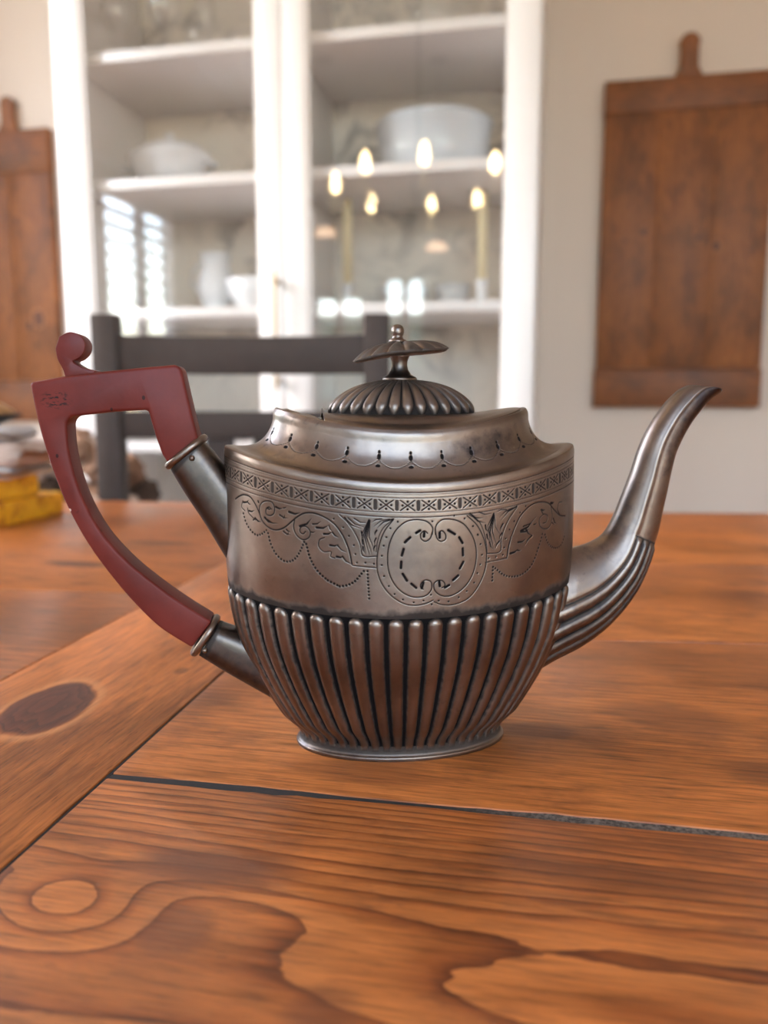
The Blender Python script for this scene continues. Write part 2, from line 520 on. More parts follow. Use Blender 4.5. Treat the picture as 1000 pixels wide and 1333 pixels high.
# ------------------------------------------------------------------ the room
T_ = 0.07
structure(MB().box(XL - T_, XR + T_, YF - T_, YB + T_, -0.05, 0.0).build('floor', m_wood('floor_wood', 'x', 60, stops=BOARD_STOPS, tint=(0.75, 0.7, 0.65), rough=0.4)))
structure(MB().box(XL - T_, XR + T_, YF - T_, YB + T_, ZC, ZC + 0.1).build('ceiling', M['wall_light']))
def wall(name, side):
    mb = MB()
    lo, hi = {'left': (YF, YB), 'front': (XL - T_, XR + T_), 'right': (YF, YB), 'back': (XL - T_, XR + T_)}[side]
    ops = sorted([o[1:] for o in OPENINGS.values() if o[0] == side])
    def seg(a0, a1, z0, z1):
        if a1 - a0 < 1e-5 or z1 - z0 < 1e-5:
            return
        if side == 'left': mb.box(XL - T_, XL, a0, a1, z0, z1)
        if side == 'right': mb.box(XR, XR + T_, a0, a1, z0, z1)
        if side == 'front': mb.box(a0, a1, YF - T_, YF, z0, z1)
        if side == 'back': mb.box(a0, a1, YB, YB + T_, z0, z1)
    cur = lo
    for a0, a1, z0, z1 in ops:
        seg(cur, a0, 0, ZC); seg(a0, a1, 0, z0); seg(a0, a1, z1, ZC)
        cur = a1
    seg(cur, hi, 0, ZC)
    return structure(mb.build(name, M['wall']))
for sd in ('left', 'right', 'front', 'back'):
    wall('wall_' + sd, sd)
structure(MB().box(XL, -1.12, YB - 0.016, YB, 0, 0.12, 0.004).box(0.0, XR, YB - 0.016, YB, 0, 0.12, 0.004).build('baseboard_back', M['trim']))
structure(MB().box(XR - 0.016, XR, YF, YB - 0.02, 0, 0.12, 0.004).build('baseboard_right', M['trim']))

def window(name, wall_, a0, a1, z0, z1):
    """frame, pane and a pair of louvred shutters; built in wall coordinates (a along the wall, d into the room)"""
    if wall_ == 'left':
        root = thing(name, 'white shuttered window', 'window', (XL, (a0 + a1) / 2, z0), R(-90))
    else:
        root = thing(name, 'white shuttered window', 'window', ((a0 + a1) / 2, YF, z0), 0)
    for kx in ('label', 'category'):
        del root[kx]
    structure(root)
    w, h = a1 - a0, z1 - z0
    f = 0.035
    mb = MB()
    mb.box(-w / 2, -w / 2 + f, -0.065, -0.005, 0, h).box(w / 2 - f, w / 2, -0.065, -0.005, 0, h)
    mb.box(-w / 2 + f, w / 2 - f, -0.065, -0.005, 0, f).box(-w / 2 + f, w / 2 - f, -0.065, -0.005, h - f, h)
    mb.build('window_frame', M['trim'], root)
    MB().box(-w / 2 + f, w / 2 - f, -0.055, -0.051, f, h - f).build('pane', M['pane'], root)
    tr = 0.06
    mb = MB()
    mb.box(-w / 2 - tr, -w / 2, 0.0, 0.022, -tr, h + tr).box(w / 2, w / 2 + tr, 0.0, 0.022, -tr, h + tr)
    mb.box(-w / 2, w / 2, 0.0, 0.02, h, h + tr).box(-w / 2, w / 2, 0.0, 0.035, -tr, 0)
    mb.build('casing', M['trim'], root)
    if name in ('added_window_4', 'added_window_5'):          # plain panes without shutters
        return
    lv_me = None
    n = 2 if w < 1.0 else 4
    pw = (w - 2 * f) / n
    st = 0.03
    for i in range(n):
        x0 = -w / 2 + f + i * pw
        x1 = x0 + pw
        p = MB()
        p.box(x0 + 0.002, x0 + st, -0.015, 0.015, f + 0.002, h - f - 0.002).box(x1 - st, x1 - 0.002, -0.015, 0.015, f + 0.002, h - f - 0.002)
        p.box(x0 + st, x1 - st, -0.015, 0.015, f + 0.002, f + 0.06).box(x0 + st, x1 - st, -0.015, 0.015, h - f - 0.06, h - f - 0.002)
        panel = p.build('shutter_panel', M['white'], root)
        if lv_me is None:
            q = MB(); q.box(-(pw - 2 * st) / 2, (pw - 2 * st) / 2, -0.030, 0.030, -0.004, 0.004)
            lv = q.build('louver', M['white'], panel); lv_me = lv.data
            first = True
        z = f + 0.095
        while z < h - f - 0.08:
            if first:
                o = lv; first = False
            else:
                o = bpy.data.objects.new('louver', lv_me); C.objects.link(o); o.parent = panel
            o.location = ((x0 + x1) / 2, 0.0, z); o.rotation_euler = (R(-8), 0, 0)
            z += 0.064
for nm, (wl_, a0, a1, z0, z1) in OPENINGS.items():
    window(nm, wl_, a0, a1, z0, z1)
# the garden beyond the windows
structure(MB().box(-9, 7, -12, 5, -0.5, -0.3).build('patio', M['patio']))
def hedge(nm, x0, x1, y0, y1, h, label):
    me = bpy.data.meshes.new(nm)
    b = bmesh.new()
    bmesh.ops.create_cube(b, size=1.0)
    bmesh.ops.subdivide_edges(b, edges=list(b.edges), cuts=14, use_grid_fill=True)
    for v in b.verts:
        v.co = Vector(((x0 + x1) / 2 + v.co.x * (x1 - x0), (y0 + y1) / 2 + v.co.y * (y1 - y0), -0.3 + (v.co.z + 0.5) * h))
        d = mnoise.noise_vector(v.co * 1.7) * 0.16 + mnoise.noise_vector(v.co * 6) * 0.08
        if v.co.z > -0.25:
            v.co += d
    b.to_mesh(me); b.free()
    o = link(nm, me, M['hedge'])
    tag(o, label, 'hedge')
hedge('garden_hedge', -6.5, 5.5, -11.5, -10.6, 2.6, 'green hedge outside behind the front windows')
hedge('garden_hedge', -8.6, -7.7, -7.5, 4.0, 2.3, 'green hedge outside beyond the left window')

# ------------------------------------------------------------------ the teapot (built in mm in its own frame: x to the spout, y away, z up)
HEADR = R(HEAD)
def cam_to_world(x, y):
    return (math.cos(HEADR) * x - math.sin(HEADR) * y, math.sin(HEADR) * x + math.cos(HEADR) * y)
tp = thing('teapot', 'tarnished silver oval teapot with fluted lower body and red handle on the wooden table', 'teapot',
           (*cam_to_world(0.0066, 0.30), TABLE), R(HEAD + 6.5))
# levels: height at the broad sides, rise towards the two ends, half length, half depth
RINGS = np.array([
 [0, 0, 40.3, 23.4], [1.3, 0, 40.4, 23.5], [2.0, 0, 39.6, 22.8], [3.4, 0, 39.0, 22.4],
 [13, .3, 46, 27], [30, 1.7, 56.4, 32.6], [41.5, 3, 61.5, 35.6], [57, 5.5, 64.7, 37.5],
 [63, 6.5, 65.2, 37.8], [80, 8.5, 65.4, 38], [99, 10.4, 64.9, 37.7], [101.8, 10.7, 64.8, 37.6],
 [102.8, 10.7, 64.4, 37.2], [103.0, 10.6, 63.4, 36.4], [103, 10.3, 60, 34.6], [104, 9.7, 55, 32], [106.5, 9, 51.5, 30.2], [110, 8.4, 49, 28.6], [115, 7.6, 47.4, 27.5],
 [118.8, 7.2, 46.9, 27.0], [119.8, 7.2, 46.1, 26.4], [119.4, 7.2, 44.9, 25.4], [116.5, 7.2, 44.7, 25.2]], float)

def cat_rom(P, n=12, dist_cols=(0, 2)):
    """smooth curve through the rows of P; returns points and running index"""
    P = np.asarray(P, float); out, vs = [], []
    N = len(P); dc = list(dist_cols)
    for i in range(N - 1):
        p0, p1, p2, p3 = P[max(i - 1, 0)], P[i], P[i + 1], P[min(i + 2, N - 1)]
        d1 = np.linalg.norm((p2 - p1)[dc]) + 1e-6
        d0 = np.linalg.norm((p1 - p0)[dc]) or d1
        d2 = np.linalg.norm((p3 - p2)[dc]) or d1
        m1 = (p2 - p1) / d1 if i == 0 else ((p1 - p0) / d0 * d1 + (p2 - p1) / d1 * d0) / (d0 + d1)
        m2 = (p2 - p1) / d1 if i == N - 2 else ((p2 - p1) / d1 * d2 + (p3 - p2) / d2 * d1) / (d1 + d2)
        t = np.linspace(0, 1, n, endpoint=(i == N - 2))[:, None]
        out.append((2*t**3-3*t**2+1)*p1 + (t**3-2*t**2+t)*d1*m1 + (-2*t**3+3*t**2)*p2 + (t**3-t**2)*d1*m2)
        vs.append(i + t[:, 0])
    return np.concatenate(out), np.concatenate(vs)
LEV, LV = cat_rom(RINGS, 40)
def level(v):
    return np.stack([np.interp(v, LV, LEV[:, k]) for k in range(4)], -1)
A0, B0 = 65.0, 37.8
_th = np.linspace(-np.pi / 2, 1.5 * np.pi, 20001)
_s = np.concatenate([[0], np.cumsum(np.hypot(np.diff(A0 * np.cos(_th)), np.diff(B0 * np.sin(_th))))])
PER = _s[-1]
def th_of(s):
    return np.interp(np.mod(s, PER), _s, _th)
def surf(lv, th):
    z0, e, a, b = [lv[:, i][:, None] for i in range(4)]
    c, s = np.cos(th)[None], np.sin(th)[None]
    return np.stack([a * c, b * s, z0 + e * c * c + 0 * s], -1)
def displace(L, d, wrap=True):
    if wrap:
        E_ = np.concatenate([L[:, -1:], L, L[:, :1]], 1)
        du = (E_[:, 2:] - E_[:, :-2])
    else:
        du = np.gradient(L, axis=1)
    dv = np.gradient(L, axis=0)
    n = np.cross(du, dv); n /= np.linalg.norm(n, axis=-1, keepdims=True) + 1e-9
    return L + n * d[..., None]

# ---- engraving: strokes in (mm along the girth from the front, height) stamped into a raster
class Raster:
    def __init__(s, s0, s1, h0, h1, res=0.07):
        s.s0, s.h0, s.res = s0, h0, res
        s.a = np.zeros((int((h1 - h0) / res) + 1, int((s1 - s0) / res) + 1), np.float32)
    def stamp(s, x0, y0, x1, y1, fn, ext):
        i0 = max(0, int((min(x0, x1) - ext - s.s0) / s.res)); i1 = min(s.a.shape[1], int((max(x0, x1) + ext - s.s0) / s.res) + 2)
        j0 = max(0, int((min(y0, y1) - ext - s.h0) / s.res)); j1 = min(s.a.shape[0], int((max(y0, y1) + ext - s.h0) / s.res) + 2)
        if i1 <= i0 or j1 <= j0:
            return
        X = s.s0 + np.arange(i0, i1)[None] * s.res; Y = s.h0 + np.arange(j0, j1)[:, None] * s.res
        s.a[j0:j1, i0:i1] = np.maximum(s.a[j0:j1, i0:i1], fn(X, Y))
    def seg(s, p, q, w0, w1=None, amt=1.0):
        w1 = w0 if w1 is None else w1
        dx, dy = q[0] - p[0], q[1] - p[1]; l2 = dx * dx + dy * dy + 1e-9
        def fn(X, Y):
            t = np.clip(((X - p[0]) * dx + (Y - p[1]) * dy) / l2, 0, 1)
            d = np.hypot(X - p[0] - t * dx, Y - p[1] - t * dy)
            w = w0 + (w1 - w0) * t
            return amt * np.clip((w + 0.07 - d) / 0.14, 0, 1)
        s.stamp(*p, *q, fn, max(w0, w1) + 0.2)
    def dot(s, x, y, r, amt=1.0):
        s.seg((x, y), (x + 1e-4, y), r, r, amt)
    def line(s, pts, w, amt=0.9):
        pts = smooth2(pts)
        for p, q in zip(pts, pts[1:]):
            s.seg(p, q, w * 0.8, None, amt)
    def dotted(s, pts, r, step=1.15, amt=1.0):
        pts = np.array(smooth2(pts)); L = np.concatenate([[0], np.cumsum(np.hypot(*np.diff(pts, axis=0).T))])
        for t in np.arange(0, L[-1], step):
            s.dot(np.interp(t, L, pts[:, 0]), np.interp(t, L, pts[:, 1]), r * 0.95, amt)
    def leaf(s, p, q, w, amt=1.0):
        m = ((p[0] + q[0]) / 2 + (q[1] - p[1]) * 0.12, (p[1] + q[1]) / 2 - (q[0] - p[0]) * 0.12)
        s.seg(p, m, w * 0.75, w * 0.6, amt); s.seg(m, q, w * 0.6, 0.02, amt)
    def sample(s, X, Y):
        fx = np.clip((X - s.s0) / s.res, 0, s.a.shape[1] - 1.001); fy = np.clip((Y - s.h0) / s.res, 0, s.a.shape[0] - 1.001)
        i, j = fx.astype(int), fy.astype(int); u, v = fx - i, fy - j
        a = s.a
        return (a[j, i] * (1 - u) + a[j, i + 1] * u) * (1 - v) + (a[j + 1, i] * (1 - u) + a[j + 1, i + 1] * u) * v
def smooth2(pts):
    return [tuple(p) for p in cat_rom(np.array(pts), 6, (0, 1))[0]] if len(pts) > 2 else pts

ENGRAVING = """L 0.14 -7.8,90.7 -10.7,86.8 -12.5,81.9 -13.2,77.0 -13.0,73.2 -11.2,68.4 -8.0,64.7 -3.7,62.2 0.7,61.8 3.9,62.5 5.6,63.3
L 0.14 17.0,91.0 20.5,87.5 23.2,82.3 24.2,77.8 24.1,73.4 21.7,67.1 18.0,62.9 13.5,61.3 8.4,61.6 5.9,62.7
L 0.15 5.1,85.7 5.2,87.8 3.7,89.7 0.5,90.7 -3.3,90.2 -6.7,87.5 -9.1,82.6 -9.7,77.1 -9.0,72.3 -6.6,68.0 -3.1,65.3 0.6,64.5 3.6,65.3 5.1,67.7 4.7,69.7 3.0,70.3 1.6,69.5 1.3,68.1 2.2,67.2
L 0.15 5.1,86.5 4.3,84.2 2.7,83.4 1.3,84.5 1.3,86.1 2.6,86.9 3.5,86.1
L 0.15 6.2,85.6 6.3,88.3 8.1,90.2 11.4,90.3 15.3,88.7 18.7,84.5 20.4,79.4 20.3,74.5 18.4,69.3 15.0,65.8 11.1,64.3 7.8,65.0 5.9,67.1 5.9,69.1 7.4,70.0 9.1,69.4 9.5,68.0 8.5,67.4
L 0.15 6.2,86.4 6.7,84.3 8.1,83.1 9.6,83.8 9.4,85.7 8.1,86.7 7.3,85.8
E 0.38 -0.3,86.3 1.0,87.1
E 0.38 -4.0,83.2 -2.3,84.8
E 0.38 -5.0,78.8 -4.4,81.0
E 0.38 -5.3,74.6 -5.2,76.7
E 0.38 -3.3,70.3 -4.7,72.6
E 0.38 -1.8,69.2 -0.2,67.8
E 0.38 1.7,67.6 2.2,69.5
E 0.38 2.3,85.0 2.4,86.3
E 0.38 10.5,86.7 12.8,85.2
E 0.38 14.3,84.0 15.5,82.0
E 0.38 15.7,77.8 15.6,80.1
E 0.38 14.7,73.5 15.9,75.6
E 0.38 12.4,69.7 14.1,71.1
E 0.38 9.6,67.4 11.0,68.1
E 0.38 7.6,86.1 7.6,84.4
E 0.38 7.6,69.5 7.8,68.0
D 0.33 -6.4,90.0 -8.8,87.8 -10.1,84.8 -11.0,81.9 -11.6,78.5 -11.6,75.4 -10.9,71.7 -9.3,68.4 -7.4,65.7 -4.6,63.8 -1.0,62.8 2.3,63.3 4.8,65.2 5.1,61.9 7.5,63.0 10.9,62.5 14.5,63.6 17.3,65.4 19.9,68.0 21.0,71.1 22.0,73.9 22.6,77.1 22.0,80.8 20.9,84.2 19.2,87.2 16.2,90.1 12.5,91.4 5.1,90.0 -24.3,86.9 -22.4,84.3 -20.8,81.4 -20.3,78.5 -19.8,75.7 -17.0,75.9 -14.2,75.7
D 0.33 -27.5,89.3
D 0.33 25.1,75.6 27.8,75.6 30.5,75.7 31.0,78.1 31.6,81.0 33.1,83.9 34.9,86.3 37.3,88.7 39.7,90.3 21.0,84.0 19.1,87.2
L 0.12 -25.6,90.9 -22.8,88.6 -20.2,85.1 -18.6,81.5 -17.9,78.3 -13.0,78.3
L 0.12 -21.2,74.6 -17.3,74.5 -13.3,74.4
L 0.12 35.9,90.6 33.3,88.1 30.7,83.9 29.7,80.2 29.6,77.3 24.3,77.2
L 0.13 23.9,74.3 27.9,74.3 32.1,74.4
L 0.11 -7.8,90.9 -11.4,87.4 -13.0,83.4 -13.4,79.7
L 0.11 17.6,91.2 20.9,89.0 23.0,85.2 24.0,81.2 24.5,77.3
K 0.22 -16.0,90.0 -18.0,79.4
K 0.28 -15.9,90.0 -17.0,78.5
K 0.34 -15.8,90.2 -15.8,78.6
K 0.28 -15.6,90.0 -14.9,78.7
K 0.22 -15.5,90.0 -13.8,79.7
K 0.3 -23.9,90.2 -18.6,87.1
K 0.22 -22.8,90.2 -17.5,87.7
K 0.25 -20.7,90.2 -16.5,89.1
K 0.3 -7.8,90.9 -13.6,87.2
K 0.22 -9.1,90.8 -14.3,88.0
K 0.25 -11.7,90.7 -15.1,89.3
K 0.34 -18.3,86.1 -17.5,84.3
K 0.32 -18.0,83.4 -17.5,81.5
K 0.3 -17.8,81.1 -17.2,79.1
K 0.34 -13.3,86.9 -13.9,85.0
K 0.32 -13.5,84.3 -14.0,82.1
K 0.3 -13.8,81.8 -14.3,79.7
K 0.22 26.6,90.0 24.5,82.9
K 0.28 26.6,90.0 25.7,80.0
K 0.36 26.8,90.3 27.0,78.0
K 0.28 26.9,89.9 28.3,79.1
K 0.22 27.0,89.9 29.7,82.4
K 0.3 18.0,91.6 22.8,89.3
K 0.34 19.0,90.6 23.7,87.7
K 0.22 21.3,91.6 26.2,90.5
K 0.34 35.9,91.0 29.7,87.6
K 0.26 34.3,90.7 29.1,88.7
K 0.22 31.7,90.8 27.2,90.3
K 0.38 23.7,86.9 24.7,84.5
K 0.36 24.3,83.7 25.3,81.4
K 0.34 25.4,81.0 26.8,78.3
K 0.38 30.4,86.2 29.5,84.2
K 0.36 30.0,83.2 29.1,81.2
K 0.34 29.1,80.7 27.5,78.2
L 0.2 -66.8,87.6 -64.5,89.0 -61.8,90.1 -58.8,90.1 -56.3,88.2 -54.6,85.8 -53.3,83.6 -51.3,82.3 -48.4,81.9 -45.1,83.2 -42.4,85.6 -40.2,87.7 -37.5,89.5 -34.1,90.1 -31.2,89.6 -27.1,87.5 -24.2,83.8 -22.4,79.6 -21.4,75.0
L 0.16 -54.4,85.5 -54.7,87.4 -53.6,89.4 -51.6,90.5 -49.3,90.5 -48.4,88.8 -48.9,86.9 -50.4,86.1 -51.8,86.4 -51.8,87.8 -50.5,88.8 -49.6,88.3
L 0.16 -41.0,86.7 -41.3,83.9 -40.2,81.8 -38.0,80.8 -35.8,82.1 -35.6,84.2 -37.1,85.3 -38.8,84.6 -39.1,83.2 -38.0,82.7 -37.1,83.6
L 0.13 -62.5,88.0 -63.1,85.8 -61.3,85.0
L 0.13 -60.0,86.2 -59.7,85.0 -58.0,84.0 -56.5,83.2
L 0.14 -30.6,82.7 -32.2,81.8 -32.5,79.5 -31.0,78.1 -28.3,78.3 -28.5,76.8 -27.1,76.4
K 0.5 -39.1,85.0 -35.0,88.3
K 0.35 -34.6,86.5 -31.8,87.8
K 0.5 -33.3,85.6 -29.1,86.9
K 0.3 -29.1,86.9 -27.9,85.0
K 0.45 -30.8,83.9 -27.9,85.0
K 0.35 -27.9,84.8 -25.8,83.4
K 0.45 -28.7,80.5 -25.8,81.1
K 0.3 -26.2,80.7 -23.2,78.8
K 0.5 -26.5,77.0 -24.2,77.3
K 0.35 -24.6,77.3 -21.6,75.0
K 0.3 -35.4,83.8 -33.7,84.2
K 0.4 -62.2,87.6 -59.4,89.0
K 0.3 -60.0,88.1 -58.5,87.7
K 0.35 -59.4,85.5 -56.8,86.3
K 0.45 -56.5,83.8 -53.9,83.2
K 0.3 -57.4,83.0 -56.6,84.2
K 0.5 -52.3,85.0 -49.3,83.8
K 0.3 -51.3,84.6 -47.0,84.3
K 0.45 -47.9,89.4 -45.3,89.5
K 0.35 -46.5,87.2 -43.3,86.8
K 0.25 -45.1,86.4 -44.6,87.7
K 0.5 -43.0,88.9 -38.8,89.4
K 0.25 -45.1,89.7 -44.0,90.3
K 0.35 -45.1,82.1 -42.4,81.5
K 0.35 -44.0,82.9 -42.6,82.5
K 0.25 -43.8,81.4 -43.1,82.4
K 0.4 -51.3,88.3 -49.8,88.3
K 0.4 -55.2,89.6 -54.6,89.0
L 0.18 32.1,74.4 33.0,79.1 34.9,83.6 37.8,87.8 42.1,90.1 47.1,90.0 50.4,88.8 53.7,85.8 57.5,82.9 61.4,81.7
L 0.14 51.9,87.1 52.7,83.0 51.3,80.7 48.6,80.6 46.2,82.4 46.1,84.6 48.4,85.6 50.3,84.3 49.5,82.7 47.8,82.7
L 0.14 57.5,82.9 55.8,85.7 56.6,87.2 58.8,87.1
K 0.5 37.7,82.4 43.4,85.2
K 0.3 38.7,83.7 44.6,85.8
K 0.45 37.7,82.1 41.6,82.4
K 0.4 39.9,82.5 42.6,79.8
K 0.4 42.6,79.8 39.5,76.9
K 0.45 36.6,78.8 40.0,79.3
K 0.5 33.5,75.7 36.7,76.6
K 0.3 36.2,76.3 38.1,75.9
K 0.3 43.4,83.3 44.9,83.6
K 0.4 53.4,82.9 55.5,80.5
K 0.3 52.7,81.7 54.3,80.8
K 0.6 51.9,88.4 53.7,88.4
K 0.4 46.8,87.5 49.0,87.0
K 0.3 47.1,87.0 48.7,85.3
S 0.27 -62.2,84.0 -61.0,81.5 -58.6,79.4 -55.8,78.5 -53.4,79.6 -51.6,81.2
S 0.29 -51.1,80.2 -50.0,76.9 -47.6,73.8 -44.8,72.5 -42.7,72.8 -40.7,74.3 -38.9,77.2 -37.6,80.2
S 0.31 -36.9,79.6 -35.3,74.6 -32.8,71.1 -29.6,68.7
S 0.31 -25.6,67.2 -23.7,67.6 -20.7,69.2 -18.3,72.1 -16.9,73.8
S 0.28 -16.3,73.1 -15.8,63.5
S 0.28 26.8,72.3 26.6,66.7
S 0.27 27.7,71.7 31.1,68.8 34.8,67.5 38.7,67.6 42.6,69.6 45.5,74.3 47.3,78.2 48.0,80.2
S 0.26 49.0,78.6 50.8,75.1 54.7,72.6 58.9,72.6 61.3,75.0
S 0.31 -29.6,68.7 -25.6,67.2"""
rb = Raster(-88, 88, 55, 104)
for ln in ENGRAVING.strip().split('\n'):
    kd, w, *ps = ln.split()
    w = float(w); ps = [tuple(float(c) for c in p.split(',')) for p in ps]
    if kd == 'L': rb.line(ps, w * 1.55, 1.0)
    elif kd == 'D':
        for p in ps: rb.dot(*p, w * 1.0, 1.0)
    elif kd == 'S': rb.dotted(ps, w * 1.5)
    elif kd == 'K': rb.leaf(ps[0], ps[1], w * 1.1, 1.0)
    elif kd == 'E': rb.seg(ps[0], ps[1], w * 1.15, w * 1.15)
for h, r_, a_ in ((99.6, .20, 1), (98.9, .12, .7), (97.8, .17, .95), (93.0, .17, .95), (91.5, .20, 1)):
    for x in np.arange(-86, 86, 0.52):
        rb.dot(x, h, r_, a_)
rng = np.random.RandomState(4)
for k in range(-12, 13):
    x = 0.4 + 7.1 * k
    rb.seg((x, 94.2), (x, 96.6), 0.62, 0.62, 0.8)
    for q in range(5):
        xx = x - 0.5 + 0.25 * q
        rb.seg((xx, 94.2), (xx, 96.6), 0.05, 0.05, 0.95)
    x += 3.55
    rb.seg((x - 2.4, 93.7), (x + 2.4, 97.1), 0.19, 0.19, 1.0); rb.seg((x - 2.4, 97.1), (x + 2.4, 93.7), 0.19, 0.19, 1.0)
    for dx, dy in ((-1.7, 0), (1.7, 0), (0, 1.25), (0, -1.25)):
        rb.dot(x + dx, 95.4 + dy, 0.40, 1.0)
    for q in range(4):
        rb.seg((x - 2.9 + q * .2, 94.0 + q * .3), (x - 2.9 + q * .2, 96.8 - q * .3), 0.03, 0.03, 0.3)

S_front = np.arange(-90, 90, 0.17); S_back = np.arange(90, PER - 90, 1.2)
S_all = np.concatenate([S_front, S_back]); TH = th_of(S_all); S_sig = np.where(S_all > PER / 2, S_all - PER, S_all)
MM = 0.001
def fbm(X, Y, sc, seed=0):
    """cheap value noise for numpy"""
    rs = np.random.RandomState(seed); g_ = rs.rand(64, 64)
    out = np.zeros(np.broadcast(X, Y).shape); amp = 1; tot = 0
    for o in range(3):
        x, y = X / sc * 2**o, Y / sc * 2**o
        i, j = np.floor(x).astype(int), np.floor(y).astype(int); u, v = x - i, y - j
        u, v = u*u*(3-2*u), v*v*(3-2*v)
        G = lambda a, b: g_[a % 64, b % 64]
        out = out + amp * ((G(i, j)*(1-u)+G(i+1, j)*u)*(1-v)+(G(i, j+1)*(1-u)+G(i+1, j+1)*u)*v); tot += amp; amp *= .5
    return out / tot

# upper band of the body, with the bright-cut engraving sunk into it
NRIB = 48
v_up = np.concatenate([np.interp(np.arange(57.0, 101.6, 0.17), LEV[:, 0][(LV >= 6.9) & (LV <= 11.2)], LV[(LV >= 6.9) & (LV <= 11.2)]), np.linspace(11.02, 14, 24)])
lv = level(v_up)
L = surf(lv, TH)
HH = np.broadcast_to(lv[:, 0][:, None], L.shape[:2]); SS = np.broadcast_to(S_sig[None], L.shape[:2])
mask = np.where(np.abs(SS) < 87, rb.sample(SS, HH), 0.0)
mask = np.where(HH > 101.5, 0, mask)
d = -0.10 * mask + 0.10 * (fbm(SS + 500, HH, 9, 2) - 0.5)
L = displace(L, d)
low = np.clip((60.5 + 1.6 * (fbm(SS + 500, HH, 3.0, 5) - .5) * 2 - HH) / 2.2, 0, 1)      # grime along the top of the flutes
me = np_mesh('body', L * MM, grid_quads(len(v_up), len(TH), True))
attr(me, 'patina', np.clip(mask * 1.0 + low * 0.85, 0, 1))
attr(me, 'tarnish_and_shade', np.clip(0.35 * np.clip((SS - 60) / 25, 0, 1) + 0.22 * np.clip((-SS - 70) / 15, 0, 1), 0, 1))
link('body', me, M['silver'], tp)

# fluted lower body: 48 upright gadroons with rounded tops
S_fl = np.arange(0, PER, PER / (NRIB * 22)); TF = th_of(S_fl)
v_fl = np.concatenate([np.linspace(3.0, 6.0, 110)[:-1], np.linspace(6.0, 7.0, 90)])
lv = level(v_fl); L0 = surf(lv, TF)
zed = lv[:, 0]; PW = PER / NRIB
x = (np.mod(S_fl / PER * NRIB + 0.5, 1.0) - 0.5)[None] * PW
scale = (np.hypot(lv[:, 2], lv[:, 3]) / np.hypot(A0, B0))[:, None]
dist_top = (56.8 - zed)[:, None]
hw = 0.40 * PW
tip = hw
dy = np.maximum(0, tip - dist_top)
rr = np.hypot(x, dy) / hw
rid = np.sqrt(np.clip(1 - rr**2.4, 0, 1))
amp = (0.55 + 0.45 * scale)
wob = 1 + 0.10 * (fbm(S_fl[None] / 3 + 0 * zed[:, None], zed[:, None], 14, 7) - 0.5)
d = (-1.15 + 1.75 * rid * wob) * amp
d = d * np.clip((zed[:, None] - 3.2) / 2.0, 0.15, 1)
L = displace(L0, d)
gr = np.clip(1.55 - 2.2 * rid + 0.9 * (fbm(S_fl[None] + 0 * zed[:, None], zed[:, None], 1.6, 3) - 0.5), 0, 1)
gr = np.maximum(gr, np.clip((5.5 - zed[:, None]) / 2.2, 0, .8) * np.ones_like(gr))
me = np_mesh('fluted_lower_body', L * MM, grid_quads(len(v_fl), len(TF), True))
attr(me, 'patina', gr)
attr(me, 'tarnish_and_shade', np.zeros(len(me.vertices)))
fl = link('fluted_lower_body', me, M['silver'], tp)

# foot
th_c = np.linspace(0, 2 * np.pi, 240, endpoint=False)
lvf = level(np.concatenate([np.linspace(0, 1, 6), np.linspace(1, 3.2, 24)[1:]]))
lvf = np.concatenate([[[0.0, 0, 36, 20]], lvf])
L = surf(lvf, th_c)
me = np_mesh('foot', L * MM, grid_quads(len(lvf), 240, True))
zz = L[..., 2]
attr(me, 'patina', np.clip((zz - 1.8) / 1.2, 0, .75)); attr(me, 'tarnish_and_shade', np.clip(0.45 - 0.010 * (L[..., 0] + 20), 0, .55))
link('foot', me, M['silver'], tp)

# shoulder, concave neck and rim, with engraved swags on the neck
rn = Raster(-90, 90, 0, 24, 0.08)
def ny(v):          # running index -> drawing height
    return (v - 15.0) * 5.0
for k in range(-5, 6):
    s0 = -1.0 + 14.4 * k
    rn.dot(s0, ny(17.42), 0.55, 1); rn.seg((s0, ny(17.02)), (s0, ny(17.12)), 0.8, 0.85, 1); rn.seg((s0 - .35, ny(16.28)), (s0 + .35, ny(16.28)), 0.75, 0.75, 1)
    for t in np.linspace(0, 1, 40):
        xx = s0 + 14.4 * t; yy = ny(16.85) - (1 - (2 * t - 1)**2) * (ny(16.85) - ny(16.12))
        rn.dot(xx, yy + (0.12 if int(t * 39) % 2 else -0.12), 0.22, .8)
v_nk = np.concatenate([np.linspace(14, 15.6, 30)[:-1], np.linspace(15.6, 18.2, 120)[:-1], np.linspace(18.2, 22, 50)])
S_n = np.concatenate([np.arange(-84, 84, 0.25), np.arange(84, PER - 84, 1.2)]); TN = th_of(S_n); SNs = np.where(S_n > PER / 2, S_n - PER, S_n)
lv = level(v_nk); L = surf(lv, TN)
VV = np.broadcast_to(v_nk[:, None], L.shape[:2]); SS = np.broadcast_to(SNs[None], L.shape[:2])
mask = np.where((np.abs(SS) < 80) & (VV < 18.3), rn.sample(SS, ny(VV)), 0)
L = displace(L, -0.13 * mask + 0.28 * (fbm(SS + 500, VV * 5, 12, 9) - .5))
me = np_mesh('shoulder', L * MM, grid_quads(len(v_nk), len(TN), True))
attr(me, 'patina', np.clip(mask * 1.0, 0, 1))
tz = np.clip(1 - ((SS - 38) / 24)**2, 0, 1) * np.clip(1 - ((VV - 17.5) / 1.3)**2, 0, 1)
attr(me, 'tarnish_and_shade', np.clip(0.20 + 0.55 * tz, 0, 1))
link('shoulder', me, M['silver'], tp)

